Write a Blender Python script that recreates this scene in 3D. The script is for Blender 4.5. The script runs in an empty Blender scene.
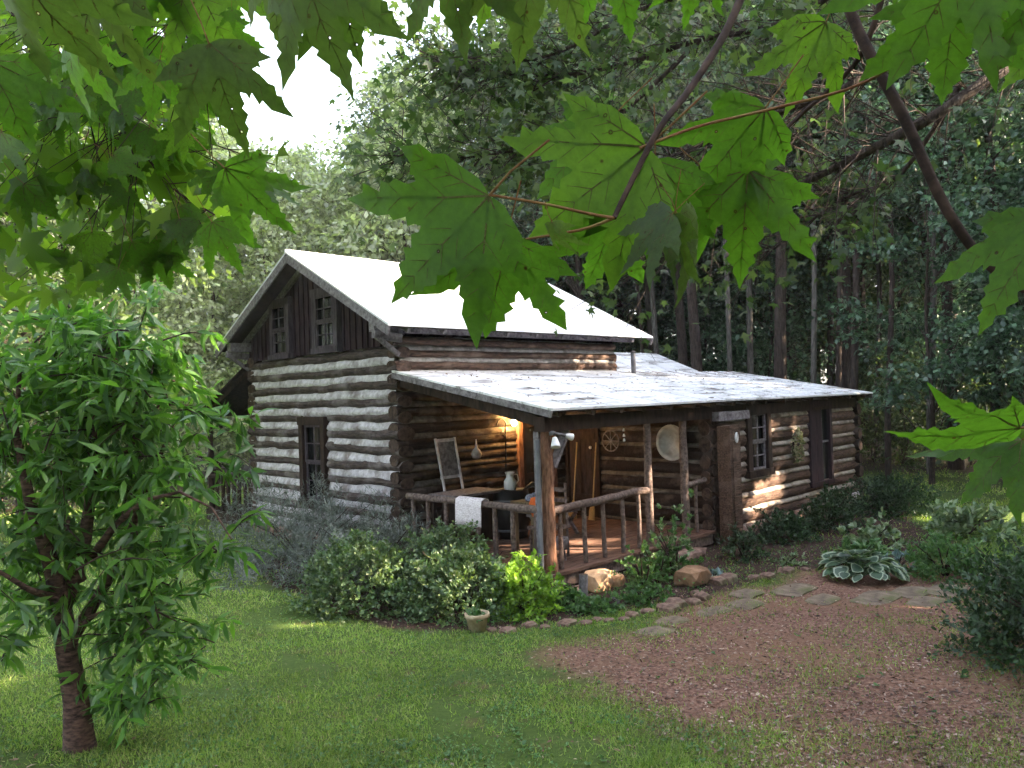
import bpy, bmesh, math, random
import numpy as np
from mathutils import Vector, Matrix, noise as mn
random.seed(7); rng = np.random.default_rng(7)
sc = bpy.context.scene
col = sc.collection
R_ = math.radians

# ------------------------------------------------------------------ camera
F_PX = 780.0
CAM = Vector((-7.48, -10.217, 2.584))
yaw, pit, rol = R_(45.513), R_(0.868), R_(1.878)
FW = Vector((math.cos(yaw)*math.cos(pit), math.sin(yaw)*math.cos(pit), math.sin(pit)))
r0 = Vector((math.sin(yaw), -math.cos(yaw), 0)); u0 = r0.cross(FW)
RT = r0*math.cos(rol) - u0*math.sin(rol); UP = u0*math.cos(rol) + r0*math.sin(rol)
cd = bpy.data.cameras.new('camera'); co = bpy.data.objects.new('camera', cd); col.objects.link(co)
M = Matrix((RT, UP, -FW)).transposed().to_4x4(); M.translation = CAM; co.matrix_world = M
cd.sensor_width = 36; cd.lens = F_PX/1024*36; cd.clip_start = 0.05; cd.clip_end = 600
sc.camera = co

def at(px, py, depth):
    """photograph measurement -> world point at a given depth"""
    return CAM + (FW + RT*((px-512)/F_PX) + UP*((384-py)/F_PX))*depth
def gz(x, y):
    t = max(0.0, -(.7007*x+.7133*y+3)); return 0.09*t*t/(t+1.0)
def gzn(x, y):
    t = np.maximum(0, -(.7007*x+.7133*y+3)); return 0.09*t*t/(t+1.0)
FH = Vector((FW.x, FW.y, 0)).normalized(); RH = Vector((FH.y, -FH.x, 0))
def gd(r, d):
    p = CAM + RH*r + FH*d
    return Vector((p.x, p.y, gz(p.x, p.y)))

# ------------------------------------------------------------------ tagging
def tag(o, label=None, cat=None, group=None, kind=None):
    if label: o['label'] = label
    if cat: o['category'] = cat
    if group: o['group'] = group
    if kind: o['kind'] = kind
    return o
def empty(name, loc=(0, 0, 0), parent=None):
    o = bpy.data.objects.new(name, None); o.empty_display_size = .2; o.location = loc
    col.objects.link(o)
    if parent: o.parent = parent
    return o
def wp(o):
    v = Vector((0, 0, 0))
    while o: v += o.location; o = o.parent
    return v

# ------------------------------------------------------------------ materials
def newmat(name):
    m = bpy.data.materials.new(name); m.use_nodes = True
    nt = m.node_tree; nt.nodes.clear()
    return m, nt
def N(nt, typ, **kw):
    n = nt.nodes.new(typ)
    for k, v in kw.items():
        if k.startswith('i_'):
            key = k[2:]; key = int(key) if key.isdigit() else key.replace('_', ' ')
            n.inputs[key].default_value = v
        else: setattr(n, k, v)
    return n
def ramp(nt, stops, fac):
    n = nt.nodes.new('ShaderNodeValToRGB'); e = n.color_ramp.elements
    while len(e) < len(stops): e.new(.5)
    for k, (p, c) in zip(e, stops): k.position = p; k.color = (*c, 1)
    nt.links.new(fac, n.inputs[0]); return n.outputs[0]
def mix(nt, a, b, fac, mode='MIX'):
    n = N(nt, 'ShaderNodeMix', data_type='RGBA', blend_type=mode)
    for s, v in ((n.inputs[6], a), (n.inputs[7], b), (n.inputs[0], fac)):
        if isinstance(v, tuple): s.default_value = (*v, 1)
        elif isinstance(v, (int, float)): s.default_value = v
        else: nt.links.new(v, s)
    return n.outputs[2]
def noise_t(nt, scale, detail=5, vec=None, stretch=None, rough=.6):
    n = N(nt, 'ShaderNodeTexNoise', i_Scale=scale, i_Detail=detail, i_Roughness=rough)
    tc = N(nt, 'ShaderNodeTexCoord')
    src = tc.outputs['Object']
    if stretch:
        mp = N(nt, 'ShaderNodeMapping'); mp.inputs['Scale'].default_value = stretch
        nt.links.new(src, mp.inputs[0]); src = mp.outputs[0]
    nt.links.new(src, n.inputs['Vector'])
    return n.outputs['Fac']
def finish(nt, colr, rough=.8, bump=None, bs=.3, bd=.01, spec=.3, metal=0, extra=None):
    p = N(nt, 'ShaderNodeBsdfPrincipled', i_Roughness=rough)
    p.inputs['Specular IOR Level'].default_value = spec; p.inputs['Metallic'].default_value = metal
    if isinstance(colr, tuple): p.inputs['Base Color'].default_value = (*colr, 1)
    else: nt.links.new(colr, p.inputs['Base Color'])
    if bump is not None:
        b = N(nt, 'ShaderNodeBump', i_Strength=bs, i_Distance=bd)
        nt.links.new(bump, b.inputs['Height']); nt.links.new(b.outputs[0], p.inputs['Normal'])
    o = N(nt, 'ShaderNodeOutputMaterial'); nt.links.new(p.outputs[0], o.inputs[0])
    return p
def rough_mat(name, c1, c2, scale=8, stretch=None, c3=None, rough=.85, bs=.5, bd=.02, spec=.2, lo=.35, hi=.65, s3=2.2):
    m, nt = newmat(name)
    f = noise_t(nt, scale, 6, stretch=stretch)
    c = ramp(nt, [(lo, c1), (hi, c2)], f)
    if c3:
        g = noise_t(nt, s3, 3)
        h = N(nt, 'ShaderNodeMapRange'); h.inputs[1].default_value = .5; h.inputs[2].default_value = .68
        nt.links.new(g, h.inputs[0]); c = mix(nt, c, c3, h.outputs[0])
    finish(nt, c, rough, f, bs, bd, spec)
    return m
def leaf_mat(name, cols, trans=.35, rough=.45, spots=None, tint=None):
    """cols: list of colours spread over random leaves; trans = share of light let through"""
    m, nt = newmat(name)
    g = N(nt, 'ShaderNodeNewGeometry')
    st = [(i/(len(cols)-1), c) for i, c in enumerate(cols)]
    c = ramp(nt, st, g.outputs['Random Per Island'])
    big = noise_t(nt, .9, 2)
    mr = N(nt, 'ShaderNodeMapRange'); mr.inputs[1].default_value = .3; mr.inputs[2].default_value = .7
    mr.inputs[3].default_value = .75; mr.inputs[4].default_value = 1.3
    nt.links.new(big, mr.inputs[0])
    vm = N(nt, 'ShaderNodeVectorMath', operation='SCALE'); nt.links.new(c, vm.inputs[0]); nt.links.new(mr.outputs[0], vm.inputs['Scale'])
    c = vm.outputs[0]
    if spots:
        v = N(nt, 'ShaderNodeTexVoronoi', i_Scale=spots); tc = N(nt, 'ShaderNodeTexCoord'); nt.links.new(tc.outputs['Object'], v.inputs['Vector'])
        lt = N(nt, 'ShaderNodeMapRange'); lt.inputs[1].default_value = .10; lt.inputs[2].default_value = .18; lt.inputs[3].default_value = 1; lt.inputs[4].default_value = 0
        nt.links.new(v.outputs['Distance'], lt.inputs[0])
        gate = N(nt, 'ShaderNodeMath', operation='GREATER_THAN'); gate.inputs[1].default_value = .72
        sp = N(nt, 'ShaderNodeSeparateColor'); nt.links.new(v.outputs['Color'], sp.inputs[0]); nt.links.new(sp.outputs[0], gate.inputs[0])
        mm = N(nt, 'ShaderNodeMath', operation='MULTIPLY'); nt.links.new(gate.outputs[0], mm.inputs[0]); nt.links.new(lt.outputs[0], mm.inputs[1])
        c = mix(nt, c, (.03, .012, .004), mm.outputs[0])
        fine = noise_t(nt, spots*2.2, 4)
        c = mix(nt, c, ramp(nt, [(.3, (.7, .7, .7)), (.7, (1.2, 1.2, 1.2))], fine), .6, 'MULTIPLY')
    p = N(nt, 'ShaderNodeBsdfPrincipled', i_Roughness=rough); p.inputs['Specular IOR Level'].default_value = .4
    nt.links.new(c, p.inputs['Base Color'])
    t = N(nt, 'ShaderNodeBsdfTranslucent')
    tc2 = N(nt, 'ShaderNodeMix', data_type='RGBA', blend_type='MULTIPLY'); tc2.inputs[0].default_value = 1
    nt.links.new(c, tc2.inputs[6]); tc2.inputs[7].default_value = (*(tint or (1.9, 2.2, .75)), 1)
    nt.links.new(tc2.outputs[2], t.inputs[0])
    ms = N(nt, 'ShaderNodeMixShader'); ms.inputs[0].default_value = trans
    nt.links.new(p.outputs[0], ms.inputs[1]); nt.links.new(t.outputs[0], ms.inputs[2])
    last = ms.outputs[0]
    if spots:   # insect holes at the heart of some of the brown spots
        hl = N(nt, 'ShaderNodeMath', operation='LESS_THAN'); hl.inputs[1].default_value = .075; nt.links.new(v.outputs['Distance'], hl.inputs[0])
        h2 = N(nt, 'ShaderNodeMath', operation='MULTIPLY'); nt.links.new(hl.outputs[0], h2.inputs[0]); nt.links.new(gate.outputs[0], h2.inputs[1])
        tr = N(nt, 'ShaderNodeBsdfTransparent'); m2 = N(nt, 'ShaderNodeMixShader')
        nt.links.new(h2.outputs[0], m2.inputs[0]); nt.links.new(last, m2.inputs[1]); nt.links.new(tr.outputs[0], m2.inputs[2]); last = m2.outputs[0]
    o = N(nt, 'ShaderNodeOutputMaterial'); nt.links.new(last, o.inputs[0])
    return m

MT = {}
MT['log'] = rough_mat('weathered_log', (.014, .010, .011), (.13, .095, .085), 5, (7, 1.2, 7), (.20, .17, .165), bs=1, bd=.03, lo=.3, hi=.72)
MT['log_shade'] = rough_mat('shade_dark_hewn_log', (.008, .005, .004), (.038, .023, .017), 5, (1.2, 7, 7), (.12, .09, .075), bs=.9, bd=.025, lo=.3, hi=.7)  # hewn log darkened so its colour carries the porch shade
MT['log_wing'] = rough_mat('wing_hewn_log', (.018, .010, .008), (.15, .09, .065), 5, (1.2, 7, 7), (.19, .13, .10), bs=.9, bd=.025, lo=.3, hi=.7)
MT['log_end'] = rough_mat('log_end', (.022, .013, .010), (.10, .065, .05), 14, None, None, bs=.6, bd=.01)
MT['mortar'] = rough_mat('lime_mortar', (.42, .38, .41), (.70, .66, .71), 11, None, (.22, .18, .18), bs=.8, bd=.02, s3=3)
MT['mortar_brown'] = rough_mat('tan_mortar', (.24, .20, .17), (.42, .37, .33), 9, None, (.14, .095, .075), bs=.8, bd=.02, s3=3)
MT['mortar_shade'] = rough_mat('porch_shade_mortar', (.07, .058, .05), (.16, .14, .12), 9, None, (.05, .035, .03), bs=.8, bd=.02, s3=3)  # mortar darkened the same way, porch shade put into the colour
MT['mortar_grey'] = rough_mat('grey_mortar', (.22, .20, .19), (.40, .37, .35), 9, None, (.12, .10, .09), bs=.8, bd=.02, s3=3)
MT['siding'] = rough_mat('dark_board', (.014, .008, .011), (.050, .028, .034), 5, (3, 3, .6), None, bs=.5)
MT['darkwood'] = rough_mat('dark_wood', (.014, .009, .007), (.05, .03, .022), 6, (2, 2, .7), None, bs=.5)
MT['greywood'] = rough_mat('grey_wood', (.10, .085, .09), (.26, .235, .25), 8, (2, 2, 2), None, bs=.5)
MT['postwood'] = rough_mat('post_wood', (.09, .04, .025), (.30, .155, .10), 12, (3, 3, .6), None, bs=.8, bd=.012)
MT['floorwood'] = rough_mat('floor_boards', (.07, .038, .028), (.22, .125, .09), 5, (.6, 4, 4), None, bs=.4)
MT['rail'] = rough_mat('rail_wood', (.06, .04, .034), (.21, .155, .135), 10, (2, 2, 2), (.10, .07, .06), bs=.8, bd=.012)
MT['window_frame'] = rough_mat('window_frame', (.035, .025, .032), (.10, .08, .095), 6, (3, 3, .6), None, bs=.4)
MT['greenwood'] = rough_mat('pale_box_wood', (.10, .07, .045), (.20, .15, .09), 6, (3, 3, .7))
MT['bark'] = rough_mat('bark', (.018, .012, .010), (.085, .06, .05), 9, (3, 3, .6), None, bs=1, bd=.03)
MT['bark_red'] = rough_mat('fruit_tree_bark', (.015, .008, .006), (.13, .075, .06), 16, (1, 1, 3.0), None, bs=1, bd=.015)
MT['bark_grey'] = rough_mat('grey_bark', (.04, .034, .03), (.16, .14, .125), 8, (3, 3, .5), None, bs=1, bd=.03)
MT['twig'] = rough_mat('twig', (.015, .008, .007), (.06, .035, .028), 30, None, None, bs=.6, bd=.004)
MT['petiole'] = rough_mat('petiole', (.16, .06, .03), (.20, .13, .05), 20)
MT['stone'] = rough_mat('field_stone', (.09, .055, .042), (.30, .19, .15), 9, None, (.12, .13, .07), bs=.8, bd=.02)
MT['flag'] = rough_mat('flagstone', (.10, .075, .055), (.24, .18, .13), 7, None, (.10, .11, .04), bs=.6, bd=.015)
MT['sand'] = rough_mat('pale_sandstone', (.45, .26, .14), (.72, .48, .30), 8, None, (.22, .11, .06), bs=.8, bd=.02)
MT['ochre'] = rough_mat('ochre_stone', (.14, .075, .04), (.34, .20, .12), 8, None, (.10, .07, .045), bs=.8, bd=.02)
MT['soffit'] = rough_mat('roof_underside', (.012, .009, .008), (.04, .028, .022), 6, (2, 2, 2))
MT['terracotta'] = rough_mat('flower_pot', (.30, .22, .14), (.50, .40, .27), 12, None, (.16, .15, .09), bs=.3)
MT['white'] = rough_mat('white_enamel', (.62, .62, .64), (.78, .78, .80), 5, None, None, rough=.35, bs=.05, spec=.5)
MT['grey_enamel'] = rough_mat('grey_enamel', (.28, .29, .31), (.46, .47, .49), 6, None, (.16, .13, .11), rough=.4, bs=.1, spec=.5)
MT['cloth'] = rough_mat('woven_cloth', (.50, .42, .44), (.86, .80, .82), 26, (1, 1, 3), None, bs=.5, bd=.005)
MT['grey_metal'] = rough_mat('grey_metal', (.08, .08, .09), (.14, .14, .16), 6, None, None, rough=.5, bs=.1, spec=.5)
MT['black'] = rough_mat('black_iron', (.008, .008, .009), (.025, .022, .022), 10, None, None, rough=.5, bs=.2, spec=.4)
MT['orange'] = rough_mat('orange_cushion', (.50, .09, .02), (.66, .15, .03), 10)
MT['bluegrey'] = rough_mat('checked_cloth', (.06, .08, .14), (.40, .42, .50), 40, None, None)
MT['straw'] = rough_mat('straw', (.30, .21, .10), (.50, .38, .2), 40, (4, 4, 1))
MT['mulch'] = rough_mat('mulch', (.02, .012, .009), (.08, .045, .033), 30, None, None, bs=1, bd=.03)
MT['screen'] = rough_mat('window_dark', (.012, .014, .016), (.035, .038, .042), 3, None, None, rough=.15, bs=0, spec=.6)
MT['curtain'] = rough_mat('curtain', (.10, .10, .11), (.20, .20, .22), 14, (6, 6, .5))
MT['wreathleaf'] = leaf_mat('dried_wreath', [(.30, .28, .16), (.12, .16, .06), (.5, .45, .33), (.20, .12, .07)], .15)

def metal_roof():
    m, nt = newmat('galvanised_roof')
    f = noise_t(nt, 1.6, 4); f2 = noise_t(nt, 1.5, 7, stretch=(.55, 2.6, 1), rough=.68)
    base = ramp(nt, [(.3, (.60, .60, .62)), (.7, (.82, .82, .84))], f)
    mr = N(nt, 'ShaderNodeMapRange'); mr.inputs[1].default_value = .52; mr.inputs[2].default_value = .64
    nt.links.new(f2, mr.inputs[0])
    tc = N(nt, 'ShaderNodeTexCoord'); sx = N(nt, 'ShaderNodeSeparateXYZ'); nt.links.new(tc.outputs['Object'], sx.inputs[0])
    # leaf grime gathers on the low slope only
    zz = N(nt, 'ShaderNodeMapRange'); zz.inputs[1].default_value = 3.72; zz.inputs[2].default_value = 3.66; nt.links.new(sx.outputs[2], zz.inputs[0])
    ml = N(nt, 'ShaderNodeMath', operation='MULTIPLY'); nt.links.new(mr.outputs[0], ml.inputs[0]); nt.links.new(zz.outputs[0], ml.inputs[1])
    c = mix(nt, base, (.13, .11, .10), ml.outputs[0])
    w = N(nt, 'ShaderNodeTexWave', i_Scale=2.2, bands_direction='X'); nt.links.new(tc.outputs['Object'], w.inputs['Vector'])
    p = finish(nt, c, .38, w.outputs[1], .25, .01, .6, .0)
    return m
MT['roof'] = metal_roof()
def emis(name, c, s):
    m, nt = newmat(name); e = N(nt, 'ShaderNodeEmission', i_Strength=s); e.inputs[0].default_value = (*c, 1)
    o = N(nt, 'ShaderNodeOutputMaterial'); nt.links.new(e.outputs[0], o.inputs[0]); return m
MT['bulb'] = emis('lit_bulb', (1, .62, .22), 60)
def glass_mat():
    m, nt = newmat('window_glass')
    p = finish(nt, (.008, .009, .010), .2, spec=.35); return m
MT['glass'] = glass_mat()
# foliage
G1 = [(.030, .055, .018), (.050, .085, .022), (.075, .12, .030), (.040, .070, .028)]
MT['forest'] = leaf_mat('forest_leaves', [(.022, .040, .018), (.045, .072, .034), (.11, .145, .075), (.030, .048, .025)], .35)
MT['forest_blue'] = leaf_mat('blue_green_leaves', [(.020, .045, .025), (.050, .095, .055), (.13, .21, .13), (.03, .055, .03)], .3, .3, tint=(1.5, 1.9, 1.1))
MT['forest_paled'] = leaf_mat('haze_paled_leaves', [(.15, .18, .11), (.25, .28, .19), (.40, .43, .34), (.11, .13, .08)], .42)  # leaf colour paled to stand in for sun glare and haze
MT['maple'] = leaf_mat('maple_leaf', [(.045, .10, .014), (.065, .13, .018), (.08, .145, .02)], .62, .42, spots=9, tint=(1.9, 2.2, .75))
MT['maple_dark'] = leaf_mat('maple_leaf_dark', [(.045, .075, .02), (.06, .09, .025)], .5, .5, spots=8)
MT['maple_small'] = leaf_mat('maple_leaves', [(.05, .09, .016), (.075, .13, .02), (.12, .18, .03), (.05, .09, .02)], .62, .5, tint=(2.2, 2.6, .8))
MT['canopy'] = leaf_mat('canopy_leaves', [(.03, .055, .02), (.05, .085, .03), (.09, .125, .05), (.04, .06, .025)], .5, .5, tint=(1.7, 2.0, .9))
MT['vein'] = rough_mat('leaf_vein', (.07, .075, .02), (.10, .10, .03), 20)
MT['peach'] = leaf_mat('peach_leaves', [(.045, .10, .035), (.07, .16, .035), (.12, .23, .04), (.05, .11, .05)], .42, .3, tint=(1.7, 2.1, .7))
MT['boxwood'] = leaf_mat('shrub_leaves', [(.045, .085, .045), (.08, .135, .06), (.15, .20, .08), (.055, .095, .06)], .2, .4)
MT['box_tips'] = leaf_mat('shrub_tips', [(.06, .11, .055), (.11, .165, .08), (.08, .13, .075)], .3, .4)
MT['yellowgreen'] = leaf_mat('yellow_green_leaves', [(.10, .20, .025), (.16, .28, .03), (.24, .36, .05), (.06, .13, .03)], .35)
MT['juniper'] = leaf_mat('juniper_needles', [(.06, .08, .07), (.11, .13, .12), (.17, .19, .18), (.07, .075, .065)], .1, .6)
MT['darkshrub'] = leaf_mat('dark_shrub_leaves', [(.012, .030, .012), (.022, .05, .02), (.04, .08, .03)], .2)
MT['bedgreen'] = leaf_mat('bed_plant_leaves', [(.04, .10, .035), (.07, .15, .05), (.13, .21, .09)], .3)
MT['palegreen'] = leaf_mat('pale_plant_leaves', [(.11, .18, .09), (.17, .24, .13), (.30, .35, .24), (.06, .12, .05)], .2)
MT['hosta'] = leaf_mat('hosta_leaf', [(.03, .06, .035), (.05, .09, .05)], .2, .4)
MT['hosta_edge'] = leaf_mat('hosta_edge', [(.20, .25, .17), (.28, .33, .24)], .2, .4)
MT['silver'] = leaf_mat('silver_leaf', [(.25, .33, .36), (.16, .24, .28)], .15, .4)
MT['grass'] = leaf_mat('grass_blades', [(.08, .14, .025), (.15, .24, .045), (.26, .34, .09), (.11, .19, .04), (.38, .36, .18)], .3, .5)
MT['litter'] = leaf_mat('leaf_litter', [(.09, .05, .037), (.22, .12, .08), (.04, .022, .016), (.42, .31, .26), (.14, .07, .05), (.03, .018, .013)], .05, .7)

# ------------------------------------------------------------------ mesh builders
class MB:
    def __init__(s): s.v = []; s.f = []; s.m = []; s.sm = []
    def add(s, vs, fs, mi=0, smooth=False):
        b = len(s.v); s.v += [tuple(v) for v in vs]
        for f in fs: s.f.append(tuple(b+i for i in f)); s.m.append(mi); s.sm.append(smooth)
    def box(s, a, b, mi=0, jit=0):
        x0, y0, z0 = a; x1, y1, z1 = b
        vs = [(x, y, z) for z in (z0, z1) for y in (y0, y1) for x in (x0, x1)]
        if jit: vs = [tuple(c+random.uniform(-jit, jit) for c in v) for v in vs]
        s.add(vs, [(0, 2, 3, 1), (4, 5, 7, 6), (0, 1, 5, 4), (2, 6, 7, 3), (0, 4, 6, 2), (1, 3, 7, 5)], mi)
    def obox(s, c, ax, ay, az, mi=0):
        """box from centre and three half-axis vectors"""
        c, ax, ay, az = map(Vector, (c, ax, ay, az))
        vs = [c+ax*i+ay*j+az*k for k in (-1, 1) for j in (-1, 1) for i in (-1, 1)]
        s.add(vs, [(0, 2, 3, 1), (4, 5, 7, 6), (0, 1, 5, 4), (2, 6, 7, 3), (0, 4, 6, 2), (1, 3, 7, 5)], mi)
    def beam(s, p, q, w, h, up=(0, 0, 1), mi=0):
        p, q = Vector(p), Vector(q); d = (q-p); L = d.length; d.normalize()
        sd = d.cross(Vector(up)).normalized(); u = sd.cross(d)
        s.obox((p+q)/2, d*L/2, sd*w/2, u*h/2, mi)
    def tube(s, pts, rad, n=8, mi=0, wob=0, cap=True, seed=0, smooth=True, squash=None, capm=None):
        pts = [Vector(p) for p in pts]
        if not hasattr(rad, '__len__'): rad = [rad]*len(pts)
        ref = None; rings = []
        for i, p in enumerate(pts):
            d = (pts[min(i+1, len(pts)-1)]-pts[max(i-1, 0)]).normalized()
            if ref is None:
                ref = Vector((0, 0, 1)) if abs(d.z) < .9 else Vector((1, 0, 0))
            a = d.cross(ref).normalized(); b = a.cross(d).normalized()
            if abs(d.z) >= .9 or squash is None: ref = b
            ring = []
            for k in range(n):
                t = 2*math.pi*k/n; ca, sb = math.cos(t), math.sin(t)
                rr = rad[i]
                if wob:
                    q = Vector((p.x*2.1+ca*.9+seed*7, p.y*2.1+sb*.9, p.z*2.1+seed))
                    rr *= 1+wob*mn.noise(q)+wob*.5*mn.noise(q*3.1)
                if squash: ring.append(p+a*ca*rr*squash[0]+b*sb*rr*squash[1])
                else: ring.append(p+a*ca*rr+b*sb*rr)
            rings.append(ring)
        vs = [v for r in rings for v in r]; fs = []
        for i in range(len(pts)-1):
            for k in range(n):
                fs.append((i*n+k, i*n+(k+1) % n, (i+1)*n+(k+1) % n, (i+1)*n+k))
        s.add(vs, fs, mi, smooth)
        if cap:
            cm = mi if capm is None else capm
            s.add(rings[0], [tuple(range(n))], cm); s.add(rings[-1], [tuple(reversed(range(n)))], cm)
    def lathe(s, c, prof, n=16, mi=0):
        c = Vector(c); vs = []; fs = []
        for r, z in prof:
            for k in range(n): t = 2*math.pi*k/n; vs.append(c+Vector((r*math.cos(t), r*math.sin(t), z)))
        for i in range(len(prof)-1):
            for k in range(n): fs.append((i*n+k, i*n+(k+1) % n, (i+1)*n+(k+1) % n, (i+1)*n+k))
        s.add(vs, fs, mi, True)
    def stone(s, c, r, mi=0, seed=0, flat=1.0):
        bm = bmesh.new(); bmesh.ops.create_icosphere(bm, subdivisions=2, radius=1)
        vs = []
        for v in bm.verts:
            k = 1+.28*mn.noise(v.co*1.3+Vector((seed*3.3, seed, 0)))+.1*mn.noise(v.co*3+Vector((seed, 0, seed)))
            q = v.co*k
            q = Vector((max(-.8, min(.8, q.x)), max(-.8, min(.8, q.y)), max(-.7, min(.7, q.z))))
            vs.append(Vector(c)+Vector((q.x*r[0], q.y*r[1], q.z*r[2]*flat)))
        s.add(vs, [tuple(v.index for v in f.verts) for f in bm.faces], mi, False); bm.free()
    def build(s, name, mats, parent=None, origin=None):
        me = bpy.data.meshes.new(name)
        off = Vector(origin) if origin is not None else (wp(parent) if parent else Vector((0, 0, 0)))
        me.from_pydata([(v[0]-off.x, v[1]-off.y, v[2]-off.z) for v in s.v], [], s.f)
        if not isinstance(mats, (list, tuple)): mats = [mats]
        for m in mats: me.materials.append(MT[m] if isinstance(m, str) else m)
        me.polygons.foreach_set('material_index', s.m); me.polygons.foreach_set('use_smooth', s.sm)
        me.update()
        o = bpy.data.objects.new(name, me); col.objects.link(o)
        if origin is not None: o.location = off
        if parent:
            o.parent = parent
            if origin is not None: o.location = off - wp(parent)
        return o

def arr_mesh(name, verts, nper, faces_t, ncopies, mats, midx=None, smooth=False):
    """verts (ncopies*nper,3); faces_t: template faces"""
    tot = []; starts = []; loops = []
    ft = [list(f) for f in faces_t]; lens = np.array([len(f) for f in ft]); flat = np.concatenate([np.array(f) for f in ft])
    loops = (flat[None, :]+(np.arange(ncopies)*nper)[:, None]).ravel().astype(np.int32)
    lt = np.tile(lens, ncopies).astype(np.int32); ls = np.concatenate([[0], np.cumsum(lt)[:-1]]).astype(np.int32)
    me = bpy.data.meshes.new(name)
    me.vertices.add(len(verts)); me.vertices.foreach_set('co', np.asarray(verts, np.float32).ravel())
    me.loops.add(len(loops)); me.loops.foreach_set('vertex_index', loops)
    me.polygons.add(len(lt)); me.polygons.foreach_set('loop_start', ls)
    for m in mats: me.materials.append(MT[m] if isinstance(m, str) else m)
    if midx is not None: me.polygons.foreach_set('material_index', np.tile(np.array(midx, np.int32), ncopies))
    if smooth: me.polygons.foreach_set('use_smooth', np.ones(len(lt), bool))
    me.update(calc_edges=True); me.validate()
    return me

def unit(a): return a/np.maximum(np.linalg.norm(a, axis=-1, keepdims=True), 1e-9)
# leaf templates: y along the leaf from its stalk, z up
T_RHOMB = (np.array([(0, 0, 0), (.32, .5, .05), (0, 1, -.08), (-.32, .5, .05)]), [(0, 1, 2, 3)])
T_LANCE = (np.array([(0, 0, 0), (.11, .3, .02), (.13, .55, -.04), (0, 1, -.28), (-.13, .55, -.04), (-.11, .3, .02), (0, .45, -.02)]),
           [(0, 1, 6), (1, 2, 6), (2, 3, 6), (3, 4, 6), (4, 5, 6), (5, 0, 6)])
T_OVAL = (np.array([(0, 0, 0), (.22, .3, .05), (.24, .65, .03), (0, 1, -.08), (-.24, .65, .03), (-.22, .3, .05)]), [(0, 1, 2, 3), (0, 3, 4, 5)])
T_BLADE = (np.array([(-.5, 0, 0), (.5, 0, 0), (0, 1, 0)]), [(0, 1, 2)])
T_MAPLE = (np.array([(0, 0, 0), (.42, -.02, -.05), (.30, .16, 0), (.62, .60, -.10), (.20, .45, .02), (0, 1, -.12), (-.20, .45, .02), (-.62, .60, -.10), (-.30, .16, 0), (-.42, -.02, -.05)]),
           [(0, 1, 2), (0, 2, 3, 4), (0, 4, 5, 6), (0, 6, 7, 8), (0, 8, 9)])

def leaves(name, P, dirs, nrm, size, tmpl, mats, width=1.0):
    """scatter a leaf template: P (n,3), dirs (n,3) stalk->tip, nrm (n,3) approx normal, size (n,)"""
    V, Fc = tmpl; n = len(P)
    y = unit(dirs); x = unit(np.cross(y, nrm)); z = np.cross(x, y)
    w = size*width if np.ndim(width) == 0 else width
    vv = (P[:, None, :] + V[None, :, 0:1]*x[:, None, :]*w[:, None, None]
          + V[None, :, 1:2]*y[:, None, :]*size[:, None, None] + V[None, :, 2:3]*z[:, None, :]*size[:, None, None])
    return arr_mesh(name, vv.reshape(-1, 3), len(V), Fc, n, mats)
def link(name, me, parent=None, loc=None):
    o = bpy.data.objects.new(name, me); col.objects.link(o)
    if parent: o.parent = parent
    if loc is not None: o.location = loc
    return o
def rnd_dir(n, zb=0.0, zs=1.0):
    d = rng.normal(size=(n, 3)); d[:, 2] = d[:, 2]*zs+zb; return unit(d)


# ------------------------------------------------------------------ the log cabin
CW, CL, D = 5.0, 5.54, 3.19          # gable width (y), length (x), porch depth
WX0, WX1, WY1 = 3.97, 9.95, 4.0      # wing
SL = (3.74-5.3)/3.05
def roof_z(y): return 5.30-abs(y-2.5)*.5115

cabin = empty('log_cabin', (0, 0, 0))
tag(cabin, 'old log cabin with pale metal roof, lamp-lit front porch and low wing', 'log cabin')

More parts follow.
